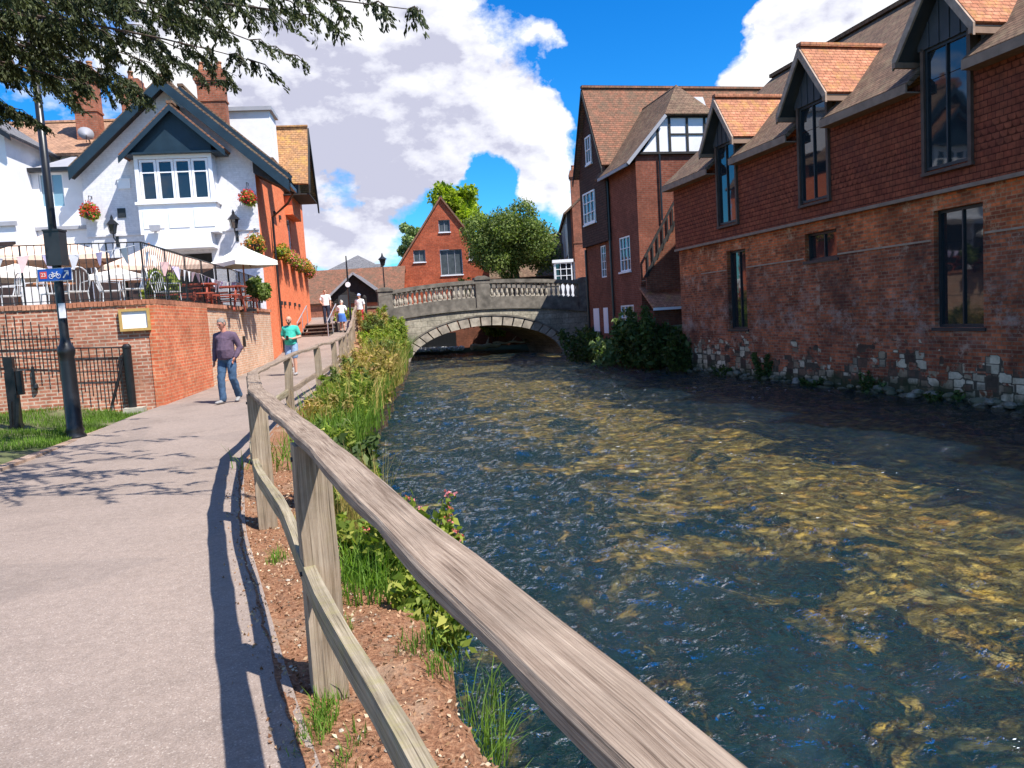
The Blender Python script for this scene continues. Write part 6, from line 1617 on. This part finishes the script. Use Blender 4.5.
for nm, (mt, L) in ACC.items():
    P = np.concatenate([a for a,_,_ in L]); D = np.concatenate([d for _,d,_ in L]); S = np.concatenate([np.full(len(a), s_) for a,_,s_ in L])
    o = leaf_obj('bank_weeds', P, S[:,None].ravel(), mt, None, outward=D, elong=3.6); tag(o, {'dry_golden_grass':'dry golden weeds among the green ones halfway along the river bank','bank_weed_leaves':'bright green weeds crowding the bank between the far fence and the river','mid_green_tree_leaves':'darker green weeds mixed along the bank between the far fence and the river'}[nm], 'weeds', kind='stuff')
for (y, nn, hh, mt, lb) in [(12,700,.45,L_GRASS,'long green grass fringe at the water edge near the corner of the fence'),(16.5,1100,.55,L_GRASS,'long green grass hanging to the water midway along the bank'),(20.5,1600,.7,L_GOLD,'dry golden grass on the bank midway to the bridge'),(21,1000,.5,L_WEED,'yellow green grass dipping into the river below the golden grass'),(26,1400,.7,L_GRASS,'long green grass fringe toward the bridge'),(34,1500,.8,L_GRASS,'long green grass near the foot of the bridge'),(15.5,260,.62,L_GOLD,'tall pale seed grasses standing above the weeds on the nearer bank'),(24.5,500,1.0,L_GOLD,'tall pale seed grasses toward the bridge')]:
    tuft('tall_grass', lb, lerp_t(y,BANK)-.22, y, -.30+pz(y)*.3, .26, 1.6, int(nn*1.6), hh, .011+.0005*y, mt, .8, (.12,0,0))
# right bank bushes and the weeds on the mill foot
def onml(x, y, z): return tuple(ML @ V(x, y, z))
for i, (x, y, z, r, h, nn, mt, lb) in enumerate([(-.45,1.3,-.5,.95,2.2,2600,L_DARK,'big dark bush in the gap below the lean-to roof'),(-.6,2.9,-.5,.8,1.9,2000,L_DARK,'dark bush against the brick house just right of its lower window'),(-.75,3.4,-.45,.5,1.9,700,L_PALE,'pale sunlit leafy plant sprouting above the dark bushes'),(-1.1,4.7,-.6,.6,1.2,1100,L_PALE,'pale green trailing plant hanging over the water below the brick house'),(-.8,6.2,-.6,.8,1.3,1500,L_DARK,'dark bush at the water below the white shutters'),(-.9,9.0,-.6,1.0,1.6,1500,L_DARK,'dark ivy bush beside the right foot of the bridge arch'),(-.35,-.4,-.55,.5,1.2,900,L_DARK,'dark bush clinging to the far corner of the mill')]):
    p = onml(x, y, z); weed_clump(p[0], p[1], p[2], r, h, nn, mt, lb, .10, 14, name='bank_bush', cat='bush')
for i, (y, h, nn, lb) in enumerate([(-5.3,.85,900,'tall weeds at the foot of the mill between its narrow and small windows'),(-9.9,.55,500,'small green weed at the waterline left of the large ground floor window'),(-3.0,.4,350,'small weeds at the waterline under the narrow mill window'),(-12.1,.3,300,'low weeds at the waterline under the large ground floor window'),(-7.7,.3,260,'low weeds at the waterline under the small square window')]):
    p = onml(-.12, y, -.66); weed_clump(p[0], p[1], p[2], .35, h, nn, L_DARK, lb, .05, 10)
# a ledge of rubble at the mill foot
m = MB()
for k in range(260):
    y = -random.uniform(-.2, 17); p = (random.uniform(-.16,.05), y, -.68+random.uniform(-.05,.16)); m.ball(p, random.uniform(.05,.14), 6, 4, sx=.9, sy=1.5, sz=.7)
rb_ = m.build('rubble_ledge', m_plain('mossy_rubble', (.10,.10,.06), .95, .5, 5, .8, dirt=(.35,.32,.27)), loc=(6.1,27.13,0), rz=a13); tag(rb_, 'mossy rubble stones along the waterline at the foot of the mill', 'rubble', kind='stuff')

# ------------------------------------------------------------------ conifer overhanging from the left
cf = thing('conifer', 'dark weeping conifer whose branches hang into the top left of the view', 'tree', (-8.6,7.2,.15))
TB = V(-8.6,7.2,.15)
m = MB(); m.tube([(0,0,-.3),(.1,0,2),(.2,.1,4),(.2,.1,6),(.1,0,8)], [.38,.33,.26,.18,.08], 14); m.build('trunk', BARK, cf)
tips = [(-.50,6.0,3.92),(-1.35,6.6,4.15),(-2.2,7.6,4.15),(-2.55,6.6,4.5),(-3.3,8.0,4.3),(-4.2,8.3,4.25),(-5.0,7.8,4.15),(-2.4,10.2,5.0),(-3.6,11.2,5.2),(-4.8,11.0,4.9),(-2.9,5.2,4.5),(-4.0,5.9,4.3),
        (-1.6,8.4,5.1),(-2.6,9.0,5.2),(-4.4,9.6,4.7),(-5.6,9.2,4.3),(-5.4,12.0,5.2),(-3.4,7.2,4.9),(-4.7,7.0,4.6),(-5.8,8.2,4.5),(-1.9,7.2,4.9),(-6.2,10.5,4.6),(-5.5,6.3,4.2),(-1.1,7.3,4.7),
        (-4.6,6.4,4.35),(-5.2,8.6,4.55),(-3.9,7.4,4.5),(-6.0,7.4,4.5),(-4.9,9.0,5.0),(-3.0,8.4,4.8),(-5.6,10.4,5.1),(-6.4,12.2,5.2),(-4.2,12.6,5.5),(-3.4,9.8,5.3)]
LP_, LD_ = [], []
wood = MB()
rnd = random.Random(5)
for ti, t in enumerate(tips):
    tip = V(*t) - TB; zb = tip.z + rnd.uniform(.2,.9); b = V(.15,.1,zb)
    L = (tip-b).length; N = 14
    ctrl = (b+tip)/2 + V(0,rnd.uniform(-.3,.3),.35+.05*L)
    pts = [b*(1-u)**2 + ctrl*2*u*(1-u) + tip*u*u for u in [q/N for q in range(N+1)]]
    wood.tube(pts, [.04*(1-.93*q/N) for q in range(N+1)], 6)
    d0 = (tip-b).normalized(); sd = d0.cross(V(0,0,1)).normalized()
    u = .18
    while u < 1.0:
        p = b*(1-u)**2 + ctrl*2*u*(1-u) + tip*u*u
        s = rnd.choice([-1,1]); tl = (.95*(1-u)**.8 + .22)*rnd.uniform(.55,1.1)
        dr = (sd*s*rnd.uniform(.4,1.0) + d0*rnd.uniform(.4,1.0)).normalized()
        q1 = p + dr*tl*.55 + V(0,0,-.04*tl); q2 = p + dr*tl + V(0,0,-.42*tl)
        wood.tube([p,q1,q2], [.010,.006,.002], 4, cap=False)
        dens = 2.1 if t[0] < -3.0 else 1.25
        for _ in range(int((7 + 20*tl)*dens)):                    # pendulous sprays along the twig
            v = rnd.random(); c = p*(1-v)**2 + q1*2*v*(1-v) + q2*v*v
            hl = rnd.uniform(.05,.19); sx_, sy_ = rnd.gauss(0,.45), rnd.gauss(0,.45)
            dn = V(dr.x*.35+sx_, dr.y*.35+sy_, -1).normalized()
            for w_ in range(int(hl*120)):
                c2 = c + dn*(hl*rnd.random()) + V(rnd.gauss(0,.011), rnd.gauss(0,.011), rnd.gauss(0,.008))
                LP_.append(tuple(c2)); LD_.append((dn.x, dn.y, dn.z))
        u += .038*rnd.uniform(.7,1.3)
wood.build('branches', BARK, cf)
LP_ = np.array(LP_); LD_ = np.array(LD_); n = len(LP_)
ax = LD_ + rng.normal(size=(n,3))*.30; ax /= np.linalg.norm(ax,axis=1)[:,None]
sd = np.cross(ax, rng.normal(size=(n,3))); sd /= np.linalg.norm(sd,axis=1)[:,None]
s = (.024*(1+.4*rng.uniform(-1,1,n)))[:,None]
v = np.stack([LP_-ax*s, LP_+sd*s*.36, LP_+ax*s, LP_-sd*s*.36],1).reshape(-1,3)
raw_quads('crown', v, L_CONIF, cf)

# ------------------------------------------------------------------ sky, sun, camera
w = bpy.data.worlds.new('World'); SC.world = w; w.use_nodes = True
T_ = w.node_tree; T_.nodes.clear()
class WT(NT):
    def __init__(s): s.t = T_; s.out = s.n('ShaderNodeOutputWorld')
t = WT()
SUN_EL, SUN_AZ = radians(56), atan2(.81, -.585)
sky = t.n('ShaderNodeTexSky', sky_type='NISHITA'); sky.sun_disc = False; sky.sun_elevation = SUN_EL; sky.sun_rotation = SUN_AZ; sky.air_density = 1.0; sky.dust_density = .4; sky.ozone_density = 2.5
hs = t.n('ShaderNodeHueSaturation'); hs.inputs['Saturation'].default_value = 1.45; hs.inputs['Hue'].default_value = .5; hs.inputs['Value'].default_value = 1.0
t.l(sky.outputs[0], hs.inputs['Color'])
g = t.n('ShaderNodeTexCoord').outputs['Generated']
BL = [(-0.1955,0.9430,0.2693,0.170,0.75),(-0.0611,0.9455,0.3198,0.150,0.70),(0.0344,0.9449,0.3254,0.090,0.60),(0.0536,0.9725,0.2265,0.070,0.75),(-0.0325,0.9723,0.2316,0.080,0.50),(-0.2827,0.9010,0.3289,0.160,0.60),(0.0822,0.9360,0.3422,0.050,0.40),(-0.1906,0.9751,0.1135,0.085,0.90),(-0.1221,0.9739,0.1913,0.050,0.60),(0.0632,0.9839,0.1673,0.050,0.60),(0.1285,0.9359,0.3281,0.030,0.30),(0.3110,0.9052,0.2898,0.075,1.00),(0.3826,0.8718,0.3060,0.090,1.00),(0.2593,0.9282,0.2667,0.030,0.70),(-0.4203,0.8561,0.3007,0.200,0.60),(0.0554,0.9889,0.1376,0.040,0.60),(0.4273,0.8286,0.3617,0.120,0.60),(0.2197,0.9284,0.2997,0.012,0.50),(0.2020,0.9203,0.3349,0.020,0.20),(0.1860,0.9384,0.2913,0.100,-1.20),(0.1940,0.8933,0.4055,0.160,-1.00),(0.0268,0.8244,0.5654,0.300,-0.80),(-0.0115,0.9840,0.1780,0.035,-1.10),(-0.0261,0.9885,0.1487,0.030,-0.90),(-0.1249,0.9787,0.1630,0.030,-0.80),(-0.1919,0.9686,0.1581,0.035,-1.10),(-0.0892,0.9853,0.1458,0.020,-0.60),(-0.0590,0.9760,0.2098,0.020,-0.50),(-0.2612,0.9256,0.2741,0.020,-0.90),(0.1274,0.9587,0.2543,0.040,-0.50),]
GR = [(-0.1651,0.9576,0.2360,0.160),(-0.0682,0.9673,0.2445,0.100),(-0.2483,0.9446,0.2145,0.100),(0.3755,0.8824,0.2836,0.000),]
wq = t.noise(g, 3.6, 7, .62)
gw = t.n('ShaderNodeVectorMath', operation='MULTIPLY_ADD'); t.l(wq.outputs[1], gw.inputs[0]); gw.inputs[1].default_value = (.22,.22,.16); 
sh0 = t.n('ShaderNodeVectorMath', operation='SUBTRACT'); t.l(g, sh0.inputs[0]); sh0.inputs[1].default_value = (.11,.11,.08); t.l(sh0.outputs[0], gw.inputs[2])
gwo = gw.outputs[0]
def blobsum(L, base):
    acc = None
    for b in L:
        dt = t.n('ShaderNodeVectorMath', operation='DISTANCE'); t.l(gwo, dt.inputs[0]); dt.inputs[1].default_value = b[:3]
        mr = t.n('ShaderNodeMapRange', interpolation_type='SMOOTHSTEP'); t.l(dt.outputs['Value'], mr.inputs[0])
        mr.inputs[1].default_value = b[3]*1.5; mr.inputs[2].default_value = b[3]*.35; mr.inputs[3].default_value = 0; mr.inputs[4].default_value = b[4] if len(b) > 4 else 1
        acc = mr.outputs[0] if acc is None else t.math('ADD', acc, mr.outputs[0])
    return acc
gs = t.map(g, sc=(1,1,1.7))
nz = t.noise(gs, 5.5, 10, .58, .0); nz2 = t.noise(t.map(gs, loc=(3,1,5)), 2.3, 4, .5); nz3 = t.noise(t.map(gs, loc=(7,2,1)), 17, 7, .6)
nzl = t.noise(t.map(gs, loc=(.012,-.01,.035)), 5.5, 10, .58, .0)       # the same cloud field a little toward the light
fr_ = t.n('ShaderNodeVectorMath', operation='DOT_PRODUCT'); t.l(g, fr_.inputs[0]); fr_.inputs[1].default_value = (-.05,.95,.3)
away = t.ramp(fr_.outputs['Value'], [(.45, 1), (.75, 0)])
den = t.math('ADD', blobsum(BL, 0), t.math('MULTIPLY', t.math('SUBTRACT', nz.outputs[0], .52), 3.4))
den = t.math('ADD', den, t.math('MULTIPLY', t.math('SUBTRACT', nz3.outputs[0], .5), .5))
den = t.math('ADD', den, t.math('MULTIPLY', t.math('MULTIPLY', away, nz2.outputs[0]), .45))
mask = t.ramp(den, [(.22, 0), (.36, .35), (.60, 1)])
thick = t.math('ADD', t.math('MULTIPLY', blobsum(GR, 0), .50), t.math('MULTIPLY', t.math('SUBTRACT', nz2.outputs[0], .5), 1.0))
thick = t.math('ADD', thick, t.math('MULTIPLY', t.math('SUBTRACT', nzl.outputs[0], nz.outputs[0]), 5.5))
thick = t.math('ADD', thick, t.math('MULTIPLY', t.math('SUBTRACT', den, .9), .16))
ccol = t.ramp(t.math('ADD', thick, .12), [(0.0, (1.04,1.04,1.06)), (.38, (.93,.94,.99)), (.76, (.74,.75,.86)), (1.0, (.55,.56,.70))])
ccol = t.mix(1.0, ccol, (6.6,6.6,6.6), 'MULTIPLY')
skc = t.mix(1.0, hs.outputs[0], (.35,.95,1.25), 'MULTIPLY')
col = t.mix(mask, skc, ccol)
bgn = t.n('ShaderNodeBackground'); t.l(col, bgn.inputs[0]); bgn.inputs[1].default_value = .10
t.l(bgn.outputs[0], t.out.inputs[0])

sd_ = bpy.data.lights.new('sun', 'SUN'); sd_.energy = 4.9; sd_.angle = radians(.53); sd_.color = (1.0,.955,.88)
so_ = bpy.data.objects.new('sun', sd_); COL.objects.link(so_)
sv = V(.81*cos(SUN_EL), -.585*cos(SUN_EL), sin(SUN_EL)).normalized()
so_.rotation_euler = sv.to_track_quat('Z', 'Y').to_euler(); so_.location = (20,-20,40)

cd = bpy.data.cameras.new('camera'); cam = bpy.data.objects.new('camera', cd); COL.objects.link(cam)
cd.sensor_fit = 'HORIZONTAL'; cd.sensor_width = 36; cd.lens = 36*770/1024; cd.clip_start = .05; cd.clip_end = 3000
pit, rol = radians(5.0), radians(3.5)
Fv = V(0, cos(pit), -sin(pit)); Uv = V(0, sin(pit), cos(pit)); Rv = V(1,0,0)
Xc = Rv*cos(rol) - Uv*sin(rol); Yc = Rv*sin(rol) + Uv*cos(rol)
M4 = Matrix(((Xc.x,Yc.x,-Fv.x,0),(Xc.y,Yc.y,-Fv.y,0),(Xc.z,Yc.z,-Fv.z,1.6),(0,0,0,1)))
cam.matrix_world = M4; SC.camera = cam
SC.view_settings.view_transform = 'Standard'; SC.view_settings.look = 'None'; SC.view_settings.gamma = 1; SC.view_settings.exposure = .78
SC.view_settings.use_curve_mapping = False
SC.cycles.use_denoising = True; SC.cycles.max_bounces = 6; SC.cycles.diffuse_bounces = 3; SC.cycles.glossy_bounces = 3; SC.cycles.transparent_max_bounces = 10; SC.cycles.caustics_reflective = False; SC.cycles.caustics_refractive = False
